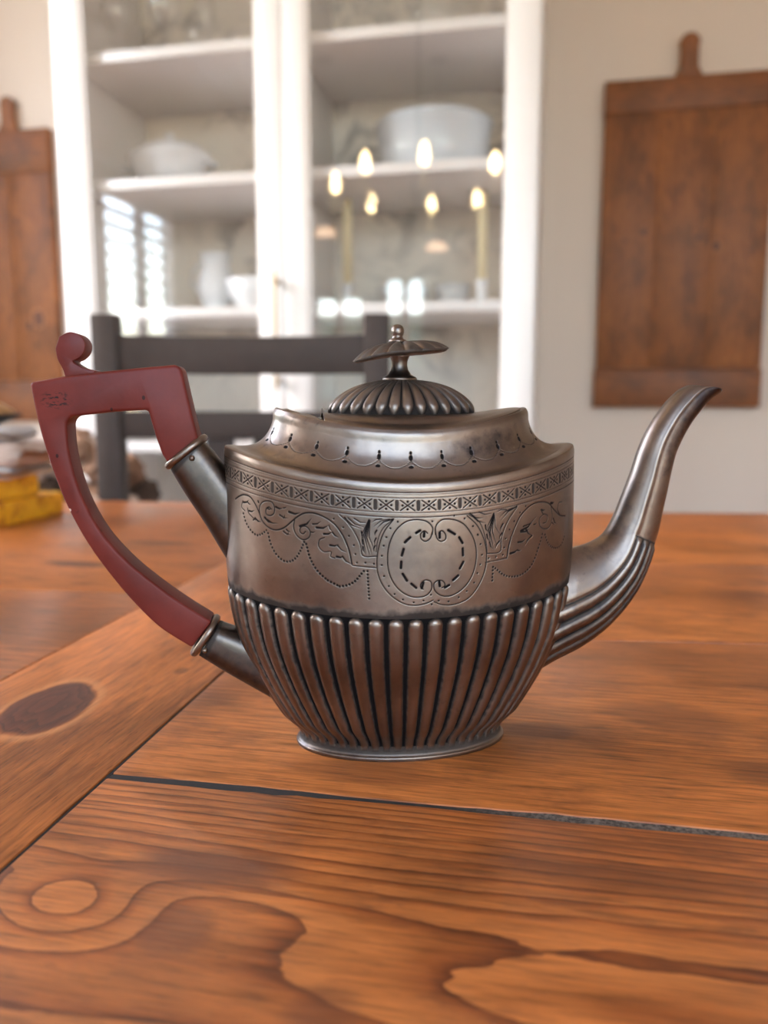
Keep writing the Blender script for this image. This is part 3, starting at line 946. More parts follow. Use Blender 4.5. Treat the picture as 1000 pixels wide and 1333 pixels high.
# lid: saddle-shaped plate cut off at the hinge, fluted dome, finial
lidl = np.array([[118.2, 7.2, 44.2, 24.9], [119.7, 7.2, 44.1, 24.8], [120.1, 6.9, 43.2, 24.2], [121.3, 5.2, 38, 21.4], [123.2, 2.4, 33, 19], [124.5, .6, 28.5, 16.6], [124.7, .3, 26, 15]])
lidl, _ = cat_rom(lidl, 8)
tl_ = np.linspace(0, 2 * np.pi, 260, endpoint=False)
L = surf(lidl, tl_); L[..., 0] = np.maximum(L[..., 0], -29.4)
me = np_mesh('lid', L * MM, grid_quads(len(lidl), 260, True))
attr(me, 'patina', np.clip((119.9 - L[..., 2] + 0.11 * np.abs(L[..., 0]) * 0 + 7.2 * (L[..., 0] / 44)**2 - .2) / 1.0, 0, 1) * (np.arange(len(lidl))[:, None] < 5))
attr(me, 'tarnish_and_shade', np.zeros(len(me.vertices)))
lid = link('lid', me, M['silver'], tp)
ND = 28
rad = np.concatenate([np.linspace(0.16, 0.9, 44), np.linspace(0.9, 1.0, 26)[1:]])
ta = np.linspace(0, 2 * np.pi, ND * 20, endpoint=False)
sa = np.concatenate([[0], np.cumsum(np.hypot(np.diff(27.3 * np.cos(ta)), np.diff(16.4 * np.sin(ta))))]); sa = sa / (sa[-1] + sa[1]) * ND
zz = 124.3 + 12.8 * (np.clip(1 - rad**2, 0, 1))**0.58
L = np.stack([27.3 * rad[:, None] * np.cos(ta)[None], 16.4 * rad[:, None] * np.sin(ta)[None], zz[:, None] + 0 * ta[None]], -1)
xx = (np.mod(sa + .5, 1) - .5)[None] * 2
endr = np.clip((rad[:, None] - 0.93) / 0.07, 0, 1)
rid = np.sqrt(np.clip(1 - np.hypot(xx / .88, endr * .98)**2.2, 0, 1))
L = displace(L[::-1], ((-0.45 + 1.25 * rid) * np.clip(rad[:, None] * 1.6, .3, 1))[::-1])[::-1]
me = np_mesh('fluted_dome', L * MM, grid_quads(len(rad), len(ta), True)[:, ::-1])
attr(me, 'patina', np.clip(1.05 - 1.1 * rid, 0.12, .95)); attr(me, 'tarnish_and_shade', np.full(len(me.vertices), 0.22))
link('fluted_dome', me, M['silver'], lid)
fin = MB()
fin.lathe([(0, 136.2), (6.3, 136.4), (6.5, 137.2), (6.2, 137.9), (5.2, 138.4), (4.2, 139.0), (3.2, 140.6), (2.8, 142.2), (2.9, 143.6), (3.4, 145.0), (3.9, 146.0), (2.5, 147.6), (0, 147.8)], -0.9, 0, 0, 40, 1, 0.85)
o = fin.build('finial_stem', M['silver_dark'], lid, smooth=True)
o.data.transform(Matrix.Scale(MM, 4))
# scalloped rosette, tilted
NP = 16
tr_ = np.linspace(0, 2 * np.pi, NP * 16, endpoint=False)
rr = np.concatenate([np.linspace(0.0, 1.0, 40), np.linspace(1.0, 0.1, 14)])
up = np.arange(len(rr)) < 40
ph = np.mod(tr_ / (2 * np.pi) * NP, 1.0)
sc = np.sqrt(np.clip(1 - (2 * ph - 1)**2 * .96, 0, 1))[None]
edge = 1 + 0.085 * (sc - .6) * np.clip((rr[:, None] - .3) / .7, 0, 1)
X = 17.3 * rr[:, None] * edge * np.cos(tr_)[None]; Y = 11.8 * rr[:, None] * edge * np.sin(tr_)[None]
Z = np.where(up[:, None], 3.2 * (1 - rr[:, None]**4.2) + 1.9 * (sc - .78) * np.sin(np.pi * np.clip(rr[:, None], 0, 1))**.6 - 0.3, -1.3 * np.clip((1 - rr[:, None]) * 9, 0, 1)**.5 - 0.3)
Z = Z - 2.3 * np.clip(-X / 17.3, 0, 1)**2 + 0.3 * np.clip(X / 17.3, 0, 1)
ca, sn = math.cos(R(3.6)), math.sin(R(3.6))
L = np.stack([X * ca - Z * sn - 0.5, Y, X * sn + Z * ca + 147.4], -1)
me = np_mesh('finial_rosette', L * MM, grid_quads(len(rr), len(tr_), True)[:, ::-1])
pt = np.clip(sc * 1.5 - .75, 0, .60) * np.ones_like(rr[:, None]); pt[~up] = 0.6
attr(me, 'patina', pt); attr(me, 'tarnish_and_shade', np.full(len(me.vertices), 0.3))
link('finial_rosette', me, M['silver'], lid)
kb = MB()
kb.lathe([(0, 150.2), (3.3, 150.3), (3.3, 151.2), (2.3, 151.7), (1.9, 152.6), (2.2, 153.2), (2.4, 154.0), (2.35, 155.2), (1.9, 156.2), (1.1, 156.8), (0, 157.0)], -1.7, 0, 0, 32)
o = kb.build('finial_knob', M['silver'], lid, smooth=True); o.data.transform(Matrix.Scale(MM, 4))

# hinge plate on the handle side, slightly proud and dented, and its barrel
g1 = np.linspace(-45.0, -29.9, 60); g2 = np.linspace(-1, 1, 70)
GX = np.broadcast_to(g1[:, None], (60, 70)); half = 25.8 * np.sqrt(np.clip(1 - (g1 / 46.3)**2, 0.0, 1))[:, None]
GY = half * g2[None]
base = 119.7 + 7.2 * (GX / 46)**2
GZ = base - 0.5 + 1.0 * (1 - np.abs(g2[None])**6) * np.clip((GX + 45.5) / 3, 0, 1) + 1.3 * (fbm(GX + 100, GY + 100, 6, 12) - .5) - 1.0 * np.clip((GX + 32.5) / 3, 0, 1)**2
L = np.stack([GX, GY, GZ], -1)
me = np_mesh('hinge_plate', L * MM, grid_quads(60, 70)[:, ::-1])
attr(me, 'patina', np.clip((GX + 30.7), 0, .9) + 0 * GY); attr(me, 'tarnish_and_shade', np.full(60 * 70, 0.15))
hp = link('hinge_plate', me, M['silver'], tp)
mb = MB(); mb.tube([(-0.0297, -0.0165, 0.1222), (-0.0297, 0.0165, 0.1222)], 0.0011, 12)
mb.build('hinge_barrel', M['silver_dark'], hp, smooth=True)

# ---- sweeps between an inner and an outer contour
def pair_sweep(I, O, W, nang, rho=None, name='sweep'):
    """I, O: (n,2) contours in the x-z plane, W: half depth; rho(t index, psi) scales the section"""
    I, O, W = np.asarray(I, float), np.asarray(O, float), np.asarray(W, float)
    ps = np.linspace(0, 2 * np.pi, nang, endpoint=False)
    c = (I + O) / 2; r = (I - O) / 2
    f = np.ones((len(I), nang)) if rho is None else rho(ps)
    cx = c[:, :1] + r[:, :1] * np.cos(ps)[None] * f; cz = c[:, 1:] + r[:, 1:] * np.cos(ps)[None] * f
    cy = -W[:, None] * np.sin(ps)[None] * f
    return np.stack([cx, cy, cz], -1), ps
def arc(P, ks, ts, n):
    """resample contour P so that point index ks[i] falls at parameter ts[i]"""
    P = np.asarray(P, float); D, vi = cat_rom(P, 24, (0, 1))
    ln = np.concatenate([[0], np.cumsum(np.hypot(*np.diff(D, axis=0).T))])
    lk = [np.interp(k, vi, ln) for k in ks]
    t = np.linspace(0, 1, n); l = np.interp(t, ts, lk)
    return np.stack([np.interp(l, ln, D[:, 0]), np.interp(l, ln, D[:, 1])], -1)
SP_I = [(57, 71), (66.7, 73.0), (73.5, 74.8), (78.9, 77.9), (83.0, 84.8), (86.3, 93.5), (89.6, 103.0), (91.9, 110.9), (95.1, 118.5), (99.4, 125.4), (103.6, 130.5), (107.9, 134.0), (111.5, 135.2), (114.6, 133.6)]
SP_O = [(51, 25), (59.6, 29.8), (70.4, 34.9), (79.4, 41.0), (87.3, 48.9), (93.4, 57.8), (97.5, 67.6), (99.5, 74.8), (100.7, 79.2), (102.1, 87.2), (103.6, 95.0), (105.0, 102.9), (106.4, 109.0), (108.9, 115.0), (112.3, 121.1), (115.6, 125.4), (119.0, 129.3), (123.8, 132.6)]
NS = 220
tt = np.linspace(0, 1, NS)
I_ = arc(SP_I, [0, 1, 3.6, 13], [0, .1, .46, 1], NS); O_ = arc(SP_O, [0, 1, 7, 17], [0, .1, .46, 1], NS)
W_ = np.interp(tt, [0, .1, .3, .46, .7, .9, 1], [14, 13.2, 10.2, 8.4, 6.9, 5.6, 4.6])
spout_pat = np.zeros((NS, 160))
def rho_spout(ps):
    a = np.abs(np.where(ps > np.pi, 2 * np.pi - ps, ps))[None] * 180 / np.pi + 0 * tt[:, None]
    T = tt[:, None] + 0 * a
    f = 1 + 0.024 * np.exp(-((a - 75) / 6.0)**2)                                   # ridge down each side
    f = f - 0.05 * np.clip((a - 76) / 10, 0, 1) * np.clip((130 - a) / 40, 0, 1) * (T > .46)  # flat cheek under the ridge
    ribp = np.mod((a - 80) / 19.0, 1.0)
    rb_ = np.sqrt(np.clip(1 - (2 * ribp - 1)**2 * 1.1, 0, 1))
    on = (a > 80) & (T < .455)
    fade = np.clip((.455 - T) / .012, 0, 1)
    f = f + np.where(on, (-0.08 + 0.16 * rb_) * fade, 0)
    spout_pat[:] = np.where(on, np.clip(1.75 - 1.95 * rb_, 0, 1), 0)
    spout_pat[:] = np.maximum(spout_pat, np.where((np.abs(T - .457) < .004) & (a > 78), .9, 0))
    return f
L, ps = pair_sweep(I_, O_, W_, 160, rho_spout)
# mouth: the near and far walls of the lip swell upward, then an inner wall goes back down
e = np.clip((tt - .9) / .1, 0, 1)[:, None]
L[..., 2] += 1.5 * e**2 * np.abs(np.sin(ps))[None]
ins = []
for k in range(1, 26):
    j = NS - 1 - k * 2; sh = 0.80 if k > 1 else 0.88
    cc = L[j].mean(0); ins.append(cc + (L[j] - cc) * sh)
L = np.concatenate([L, np.stack(ins)])
pat = np.concatenate([spout_pat, np.full((25, 160), .75)])
me = np_mesh('spout', L * MM, grid_quads(len(L), 160, True))
attr(me, 'patina', pat); attr(me, 'tarnish_and_shade', np.clip(np.concatenate([np.clip(.28 + .26 * np.clip((.47 - tt) * 30, 0, 1)[:, None] * np.clip((.15 - np.cos(ps)[None]) * 5, 0, 1) + np.clip((tt - .62) / .34, 0, 1)[:, None] * np.clip((.30 - np.cos(ps)[None]) * 4, 0, 1) * .75, 0, 1), np.full((25, 160), .5)]), 0, 1))  # shading of the lip put into the colour, on top of the spout's tarnish
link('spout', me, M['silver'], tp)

# handle: red-brown C shape with a curled thumb piece
out_c = cat_rom(np.array([(-78.0, 40.0), (-89.3, 48.2), (-97.0, 56.5), (-105.4, 67.6), (-112.9, 79.5), (-120.2, 95.5), (-124.4, 109.3), (-127.3, 122.0), (-129.3, 135.6)]), 6, (0, 1))[0]
top_c = [(-116.2, 138.1), (-107.2, 139.2), (-93.0, 140.7), (-80.1, 141.9), (-78.2, 140.4), (-76.6, 132.0), (-74.9, 123.5), (-73.2, 116.0), (-83.7, 106.8), (-86.0, 110.8), (-88.0, 117.1), (-89.4, 122.7), (-90.2, 126.3), (-101.4, 125.7), (-116.2, 124.1)]
in_c = cat_rom(np.array([(-117.8, 122.0), (-117.7, 115.4), (-116.8, 107.6), (-114.4, 97.9), (-111.2, 89.7), (-107.0, 82.2), (-99.0, 72.4), (-90.2, 64.3), (-81.0, 57.0), (-70.5, 49.6)]), 6, (0, 1))[0]
hp_ = [(p[0] * MM, p[1] * MM) for p in list(out_c) + top_c + list(in_c)]
mb = MB(); mb.prism(hp_, -0.0066, 0.0066, 'y', 0.0019, 3)
hd = mb.build('handle', M['red'], tp, angle=38)
scr = cat_rom(np.array([(-120.5, 147.2), (-120.0, 143.6), (-118.4, 140.2), (-117.4, 137.0), (-110.0, 137.0), (-107.8, 139.4), (-112.4, 140.9), (-115.0, 143.0), (-113.4, 143.8), (-111.3, 145.9), (-110.6, 148.8), (-111.9, 151.4), (-115.4, 152.8), (-119.0, 151.2)]), 5, (0, 1))[0]
mb = MB(); mb.prism([(p[0] * MM, p[1] * MM) for p in scr], -0.0052, 0.0052, 'y', 0.0012, 2)
mb.build('thumb_scroll', M['red'], hd, angle=50)

def socket(I, O, W, ring, pin, wr):
    I, O = cat_rom(np.array(I, float), 10, (0, 1))[0], cat_rom(np.array(O, float), 10, (0, 1))[0]
    W2 = np.interp(np.linspace(0, 1, len(I)), np.linspace(0, 1, len(W)), W)
    sq = lambda ps: (1 / (np.abs(np.cos(ps))**3 + np.abs(np.sin(ps))**3)**(1/3))[None] * np.ones((len(I), 1))
    L, ps = pair_sweep(I, O, W2, 64, sq)
    capc = L[0].mean(0)
    L = np.concatenate([(capc + (L[0] - capc) * 0.02)[None], L])
    me = np_mesh('handle_socket', L * MM, grid_quads(len(L), 64, True))
    n_ = len(L)
    pa = np.zeros((n_, 64)); pa[:4] = .6
    pa = np.maximum(pa, 0.5 * np.clip(-np.cos(ps)[None] - .55, 0, 1) / .45 * np.ones((n_, 1)))
    attr(me, 'patina', pa); attr(me, 'tarnish_and_shade', 0.42 + 0 * pa)
    so = link('handle_socket', me, M['silver_dark'], tp)
    # bead round the mouth of the socket
    a, b = np.array(ring[0], float), np.array(ring[1], float); c = (a + b) / 2; r = (a - b) / 2; ax = np.array([-r[1], r[0]]) / np.hypot(*r)
    k = np.linspace(0, 2 * np.pi, 64, endpoint=False); kk = np.linspace(0, 2 * np.pi, 14, endpoint=False)
    sp = 1 / (np.abs(np.cos(k))**3 + np.abs(np.sin(k))**3)**(1/3)
    ct = np.stack([c[0] + r[0] * np.cos(k) * sp, -wr * np.sin(k) * sp, c[1] + r[1] * np.cos(k) * sp], -1)
    ou = np.stack([r[0] / np.hypot(*r) * np.cos(k), -np.sin(k), r[1] / np.hypot(*r) * np.cos(k)], -1)
    L = ct[:, None] + 1.25 * (ou[:, None] * np.cos(kk)[None, :, None] + np.array([ax[0], 0, ax[1]])[None, None] * 1.1 * np.sin(kk)[None, :, None])
    q = grid_quads(64, 14, True); q2 = q.copy()
    wrapq = np.stack([63 * 14 + np.arange(14), 63 * 14 + (np.arange(14) + 1) % 14, (np.arange(14) + 1) % 14, np.arange(14)], -1)
    me = np_mesh('socket_bead', L.reshape(-1, 3) * MM, np.concatenate([q, wrapq]))
    link('socket_bead', me, M['silver'], so)
    mb = MB(); mb.lathe([(0, -1.1), (.8, -.8), (1.1, 0), (.8, .8), (0, 1.1)], pin[0], pin[1], pin[2], 12)
    o = mb.build('pin', M['silver'], so, smooth=True); o.data.transform(Matrix.Scale(MM, 4))
socket([(-72.4, 115.5), (-69.5, 112.3), (-66.5, 108.3), (-63.0, 103.0), (-58.0, 97.5)], [(-83.9, 105.0), (-79.5, 97.0), (-72.5, 85.5), (-65.4, 72.8), (-59.0, 62.0)], [7.4, 7.6, 8.0, 8.6, 9.0], [(-72.0, 116.2), (-84.6, 106.3)], (-75.6, -7.4, 109.4), 7.3)
socket([(-68.4, 47.8), (-63.9, 46.0), (-59.4, 44.1), (-54, 41.8), (-49, 40)], [(-76.0, 36.0), (-66.5, 29.3), (-56.5, 22.8), (-46.5, 16.4), (-40.0, 12.5)], [7.2, 7.4, 7.6, 7.8, 8.0], [(-69.5, 48.9), (-77.9, 36.9)], (-73.2, -7.3, 39.2), 7.1)

# ------------------------------------------------------------------ dining table: planks with open joints, a cross board, apron and legs
TO = (-0.10, 0.36)
tb = thing('dining_table', 'old reddish pine dining table with gaps between its planks under the teapot', 'table', (TO[0], TO[1], 0))
def quad_plank(pts, mat, z1=TABLE, th=0.032, bev=0.0007):
    mb = MB()
    mb.prism([(p[0] - TO[0], p[1] - TO[1]) for p in pts], z1 - th, z1, 'z', bev, 2)
    return mb.build('plank', mat, tb, angle=40)
def T(x, y, rx, ry, st, ang=0.0):
    return (x - TO[0], y - TO[1], rx, ry, st, ang)
near = -0.34
front_wood = m_wood('pine_front_plank', 'x', cathedral=(0.158 - TO[1], 1700.0, 12.0), warp=1.1, seed=1.7, con_min=0.85, ring_amt=0.92, stops=FRONT_STOPS,
    bumps=[T(-0.122, 0.172, 0.022, 0.014, 2.6), T(-0.085, 0.178, 0.030, 0.012, -0.9), T(0.030, 0.163, 0.080, 0.016, 2.3)],
    stains=[T(-0.090, 0.196, 0.034, 0.013, 0.75, 0.1), T(-0.088, 0.168, 0.010, 0.012, 0.5), T(-0.045, 0.150, 0.010, 0.012, 0.5), T(0.02, 0.215, 0.05, 0.008, 0.5)])
second_wood = m_wood('pine_second_plank', 'x', 250.0, warp=1.5, seed=4.1,
    stains=[T(-0.002, 0.312, 0.020, 0.009, 0.6, 0.2), T(-0.065, 0.262, 0.035, 0.012, 0.45), T(0.05, 0.335, 0.03, 0.02, 0.5, -0.3), T(0.075, 0.29, 0.02, 0.012, 0.5)])
cross_wood = m_wood('pine_cross_board', 'y', 210.0, warp=1.3, seed=8.3, knots=[T(-0.2085, 0.2925, 0.0215, 0.0375, 1.0, 0.18)],
    bumps=[T(-0.207, 0.296, 0.034, 0.055, 4.0, 0.15)], stains=[T(-0.174, 0.347, 0.004, 0.006, 0.6)], ring_amt=0.55)
third_wood = m_wood('pine_third_plank', 'x', 170.0, warp=1.7, seed=11.0, stains=[T(0.14, 0.56, 0.05, 0.02, 0.4)])
far_wood = m_wood('pine_far_plank', 'x', 150.0, warp=1.9, seed=14.0)
left_wood = m_wood('pine_left_plank', 'x', 160.0, warp=1.8, seed=29.0, stains=[T(-0.375, 0.566, 0.035, 0.012, 0.9), T(-0.350, 0.668, 0.04, 0.014, 0.8)], rough=0.28)
XE = 0.85
ya = lambda x: 0.2405 + 0.022 * (x + 0.15)          # joint between first and second plank
yb = lambda x: 0.439 + 0.13 * (x - 0.01)
yc = lambda x: 0.664 + 0.16 * (x - 0.08)
yd = lambda x: 0.957 + 0.175 * (x - 0.034)
xr = lambda y: -0.1505 - 0.035 * (y - 0.239)        # right edge of the cross board
xl = lambda y: -0.2500 - 0.034 * (y - 0.315)
def aj(x, sgn):   # ragged joint edge
    wdt = 0.0018 + 0.0004 * math.sin(x * 37) + 0.0003 * math.sin((x + 0.02) * 61)
    return ya(x) + sgn * wdt + 0.0009 * mnoise.noise(Vector((x * 120, sgn, 0)))
xs = np.linspace(xr(0.24) + 0.0014, 0.30, 60)
quad_plank([(xr(near) + .0018, near), (XE, near), (XE, ya(XE) - .0015)] + [(float(x), aj(float(x), -1)) for x in xs[::-1]], front_wood)
quad_plank([(float(x), aj(float(x), 1)) for x in xs] + [(XE, ya(XE) + .0015), (XE, yb(XE) - .0006), (xr(.42) + .0010, yb(xr(.42)) - .0006)], second_wood)
quad_plank([(xr(.42) + .0010, yb(xr(.42)) + .0006), (XE, yb(XE) + .0006), (XE, yc(XE) - .0002), (xr(.63) + .0007, yc(xr(.63)) - .0002)], third_wood)
quad_plank([(xr(.63) + .0007, yc(xr(.63)) + .0002), (XE, yc(XE) + .0002), (XE, yd(XE)), (xr(.92) + .0005, yd(xr(.92)))], far_wood)
quad_plank([(xl(near), near), (xr(near), near), (xr(.95), .95), (xl(.97), .97)], cross_wood)
el = lambda x: 0.949 + 0.112 * (x + 0.458)
ym = lambda x: 0.485 + 0.08 * (x + 0.3)
quad_plank([(-1.05, near), (xl(near) - .0005, near), (xl(.49) - .0005, ym(xl(.49)) - .0003), (-1.05, ym(-1.05) - .0003)], left_wood)
quad_plank([(-1.05, ym(-1.05) + .0003), (xl(.49) - .0005, ym(xl(.49)) + .0003), (xl(.97) - .0005, el(xl(.97))), (-1.05, el(-1.05))], left_wood)
mb = MB()
mb.prism([(xr(.23) - TO[0] + .004, ya(xr(.23)) - .012 - TO[1]), (XE - .02 - TO[0], ya(XE) - .012 - TO[1]), (XE - .02 - TO[0], ya(XE) + .012 - TO[1]), (xr(.23) - TO[0] + .004, ya(xr(.23)) + .012 - TO[1])], TABLE - .036, TABLE - .0022, 'z')
# the filler sits inside the joint, between the two planks
bpy_f = MB()
pts = [(float(x) - TO[0], aj(float(x), -1) + .00008 - TO[1]) for x in xs] + [(float(x) - TO[0], aj(float(x), 1) - .00008 - TO[1]) for x in xs[::-1]]
mb.b.free()
bpy_f.prism(pts, TABLE - .03, TABLE - .0005, 'z').build('joint_filler', M['filler'], tb)['label'] = 'grey dust filling the open joint'
def seam(a, b, wa, wb, across):
    p = MB()
    if across == 'x':      # joint runs along y
        q = [(a[0], a[1]), (a[0] + wa, a[1]), (b[0] + wb, b[1]), (b[0], b[1])]
    else:
        q = [(a[0], a[1] - wa), (b[0], b[1] - wb), (b[0], b[1] + wb), (a[0], a[1] + wa)]
    p.prism([(u - TO[0], v - TO[1]) for u, v in q], TABLE - .03, TABLE - .0006, 'z')
    p.build('joint_filler', M['filler'], tb)
seam((xr(near) + .00005, near), (xr(.92) + .00005, .92), .0017, .0004, 'x')
seam((xr(.42) + .0011, yb(xr(.42))), (XE, yb(XE)), .0005, .0005, 'y')
apron_m = m_wood('pine_apron', 'x', 120.0, seed=21.0, tint=(.8, .75, .7), plane='xz')
MB().box(-0.90, 0.90, -0.62, -0.59, 0.62, 0.717, .002).build('apron', apron_m, tb)
MB().box(-0.90, 0.90, 0.44, 0.47, 0.62, 0.717, .002).build('apron', apron_m, tb)
for sx in (-0.86, 0.86):
    MB().box(sx - .015, sx + .015, -0.585, 0.435, 0.62, 0.717, .002).build('apron', apron_m, tb)
leg_m = m_wood('pine_leg', 'y', 120.0, seed=23.0, tint=(.85, .8, .75), plane='xz')
leg = None
for sx in (-0.86, 0.86):
    for sy in (-0.605, 0.455):
        if leg is None:
            mb = MB(); mb.lathe([(0, 0), (.028, 0), (.034, .03), (.024, .06), (.036, .12), (.040, .38), (.030, .50), (.044, .53), (.034, .56), (.048, .6), (.048, .717), (0, .717)], 0, 0, 0, 24)
            leg = mb.build('leg', leg_m, tb, (sx, sy, 0), smooth=True)
        else:
            o = leg.copy(); C.objects.link(o); o.location = (sx, sy, 0)

# ------------------------------------------------------------------ chair drawn up at the far side
ch = thing('dining_chair', 'charcoal painted ladder-back chair drawn up at the far side of the table', 'chair', (-0.4335, 1.083, 0), R(11.5))
W_c = 0.189
for sx in (-1, 1):
    mb = MB()
    mb.box(sx * W_c - .018, sx * W_c + .018, -.017, .017, 0.0, .997, .004)
    mb.build('rear_post', M['chair'], ch, angle=40)
    mb = MB(); mb.box(sx * W_c - .018, sx * W_c + .018, -.40, -.365, 0, .445, .004); mb.build('front_leg', M['chair'], ch, angle=40)
    MB().box(sx * W_c - .010, sx * W_c + .010, -.365, -.017, .16, .19, .002).build('side_stretcher', M['chair'], ch)
def rail(z0, z1, dip):
    mb = MB()
    n = 16
    up_, dn = [], []
    for i in range(n + 1):
        u = -1 + 2 * i / n
        up_.append((u * (W_c - .017), z1 - dip * (1 - u * u))); dn.append((u * (W_c - .017), z0 - dip * .3 * (1 - u * u)))
    mb.prism(dn + up_[::-1], -.010, .010, 'y', .002, 2)
    return mb.build('back_rail', M['chair'], ch, angle=40)
rail(.9155, .969, .003)
rail(.826, .864, .001)
for x in (-.034, .034):
    MB().box(x - .0195, x + .0195, -.007, .007, .487, .825, .002).build('back_splat', M['chair'], ch)
MB().box(-W_c + .018, W_c - .018, -.010, .010, .455, .487, .002).build('lower_rail', M['chair'], ch)
MB().prism([(-.212, -.415), (.212, -.415), (.195, -.019), (-.195, -.019)], .446, .470, 'z', .006, 3).build('seat', M['chair'], ch, angle=40)
MB().box(-W_c + .018, W_c - .018, -.392, -.374, .22, .25, .002).build('front_stretcher', M['chair'], ch)

# ------------------------------------------------------------------ glass-fronted china cabinet
CX0, CX1, CY0, CY1 = -1.086, -0.048, 1.688, 2.043
cb = thing('display_cabinet', 'tall white china cabinet with two glass doors behind the table', 'cabinet', ((CX0 + CX1) / 2, CY0, 0))
cx = (CX0 + CX1) / 2
def cbox(name, x0, x1, y0, y1, z0, z1, mat=None, par=None, bev=.0015):
    return MB().box(x0 - cx, x1 - cx, y0 - CY0, y1 - CY0, z0, z1, bev).build(name, mat or M['white'], par or cb, angle=40)
cbox('side_panel', CX0, CX0 + .02, CY0, CY1, 0.0, 2.02)
cbox('side_panel', CX1 - .02, CX1, CY0, CY1, 0.0, 2.02)
cbox('top', CX0 - .012, CX1 + .012, CY0 - .03, CY1, 2.021, 2.05)
cbox('plinth', CX0 + .021, CX1 - .021, CY0 + .01, CY1 - .02, 0.0, .09)
cbox('back_panel', CX0 + .021, CX1 - .021, CY1 - .012, CY1, .091, 2.02, M['toile'])
cbox('divider', -.579, -.559, CY0 + .004, CY1 - .013, .112, 2.02)
for x_ in (CX0 + .0215, -.5825, -.5575, CX1 - .0245):
    cbox('added_fill_strip', x_, x_ + .003, CY0 + .0005, CY0 + .0035, .12, 2.0, M['added_fill'], None, 0)  # hidden glowing strips added to brighten the cabinet interior
SHELVES = [.10, .50, .772, 1.070, 1.3475, 1.6115]
for z in SHELVES:
    if z < .2:
        cbox('shelf', CX0 + .021, CX1 - .021, CY0 + .004, CY1 - .013, z - .008, z + .011)
        continue
    cbox('shelf', CX0 + .021, -.580, CY0 + .006, CY1 - .013, z - .011, z + .011)
    cbox('shelf', -.558, CX1 - .021, CY0 + .006, CY1 - .013, z - .011, z + .011)
def door(x0, x1, hside):
    sl, sr = (.066, .050) if hside > 0 else (.050, .058)
    z0, z1 = .10, 2.018
    y0, y1 = CY0 - .021, CY0 - .001
    d = MB()
    for a, b, c, e in ((x0, x0 + sl, z0, z1), (x1 - sr, x1, z0, z1), (x0 + sl, x1 - sr, z0, z0 + .08), (x0 + sl, x1 - sr, z1 - .07, z1)):
        d.box(a - cx, b - cx, y0 - CY0, y1 - CY0, c, e, .002)
    do = d.build('door', M['white'], cb, angle=40)
    bd = MB()
    xa, xb, za, zb = x0 + sl, x1 - sr, z0 + .08, z1 - .07
    for a, b, c, e in ((xa, xa + .008, za, zb), (xb - .008, xb, za, zb), (xa + .008, xb - .008, za, za + .008), (xa + .008, xb - .008, zb - .008, zb)):
        bd.box(a - cx, b - cx, y0 + .004 - CY0, y1 - .010 - CY0, c, e, .0008)
    bd.build('glazing_bead', M['white'], do)
    MB().box(xa - cx, xb - cx, y0 + .0105 - CY0, y0 + .0135 - CY0, za, zb).build('glass_pane', M['glass'], do)
    hx = x1 - .013 if hside > 0 else x0 + .013
    if hside > 0:
        hm = MB(); hm.box(hx - .003 - cx, hx + .003 - cx, y0 - .024 - CY0, y0 - .016 - CY0, .90, 1.145, .002)
        hm.box(hx - .004 - cx, hx + .004 - cx, y0 - .016 - CY0, y0 - CY0, 1.12, 1.13, .001).box(hx - .004 - cx, hx + .004 - cx, y0 - .016 - CY0, y0 - CY0, .915, .925, .001)
        hm.build('handle', M['brass'], do)['label'] = 'slim brass pull bar'
door(CX0 + .001, -.5705, 1)
door(-.5675, CX1 - .001, -1)

# dishes and glass on the shelves
def top_of(z):
    return z + .0115
def oval_tureen(x, y, z):
    t = thing('tureen', 'white lidded oval tureen on a platter behind the left cabinet door', 'tureen', (x, y, z))
    MB().lathe([(0, 0), (.09, 0), (.125, .010), (.128, .014), (.10, .009), (0, .008)], 0, 0, 0, 40, 1, .72).build('platter', M['china'], t, smooth=True)
    MB().lathe([(0, .010), (.055, .010), (.060, .020), (.088, .045), (.098, .075), (.102, .080), (.096, .080), (.0, .079)], 0, 0, 0, 40, 1, .75).build('bowl', M['china'], t, smooth=True)
    ld = MB().lathe([(0, .0805), (.099, .0805), (.095, .088), (.075, .104), (.040, .114), (.012, .118), (.009, .124), (.014, .130), (.009, .137), (0, .138)], 0, 0, 0, 40, 1, .75).build('lid', M['china'], t, smooth=True)
    for s in (-1, 1):
        pts = [(s * (.094 + .020 * math.sin(math.pi * k / 8)), .022 * math.cos(math.pi * k / 8), .062) for k in range(9)]
        MB().tube(pts, .005, 8).build('handle', M['china'], t, smooth=True)
oval_tureen(-.905, 1.84, top_of(1.3475))
t = thing('casserole', 'wide pale round lidded casserole on the shelf behind the right cabinet door', 'casserole', (-.282, 1.85, top_of(1.3475)))
MB().lathe([(0, 0), (.100, 0), (.116, .008), (.123, .05), (.125, .104), (.130, .108), (.122, .108), (0, .106)], 0, 0, 0, 48, 1, .85).build('pot', M['china_blue'], t, smooth=True)
MB().lathe([(0, .1085), (.131, .1085), (.131, .114), (.115, .126), (.07, .138), (.02, .143), (0, .144)], 0, 0, 0, 48, 1, .85).build('lid', M['china_blue'], t, smooth=True)
def candle(x, y, z, label):
    t = thing('candlestick', label, 'candlestick', (x, y, z), 0, 'candlesticks in the cabinet')
    MB().lathe([(0, 0), (.034, 0), (.034, .006), (.012, .012), (.008, .022), (.014, .030), (.009, .040), (.015, .055), (.013, .060), (0, .0600)], 0, 0, 0, 24).build('holder', M['china'], t, smooth=True)
    MB().lathe([(0, .0602), (.0105, .0602), (.0105, .240), (.007, .2465), (0, .247)], 0, 0, 0, 20).build('taper_candle', M['wax'], t, smooth=True)
candle(-.476, 1.84, top_of(1.070), 'ivory taper candle in a white holder nearest the middle of the cabinet')
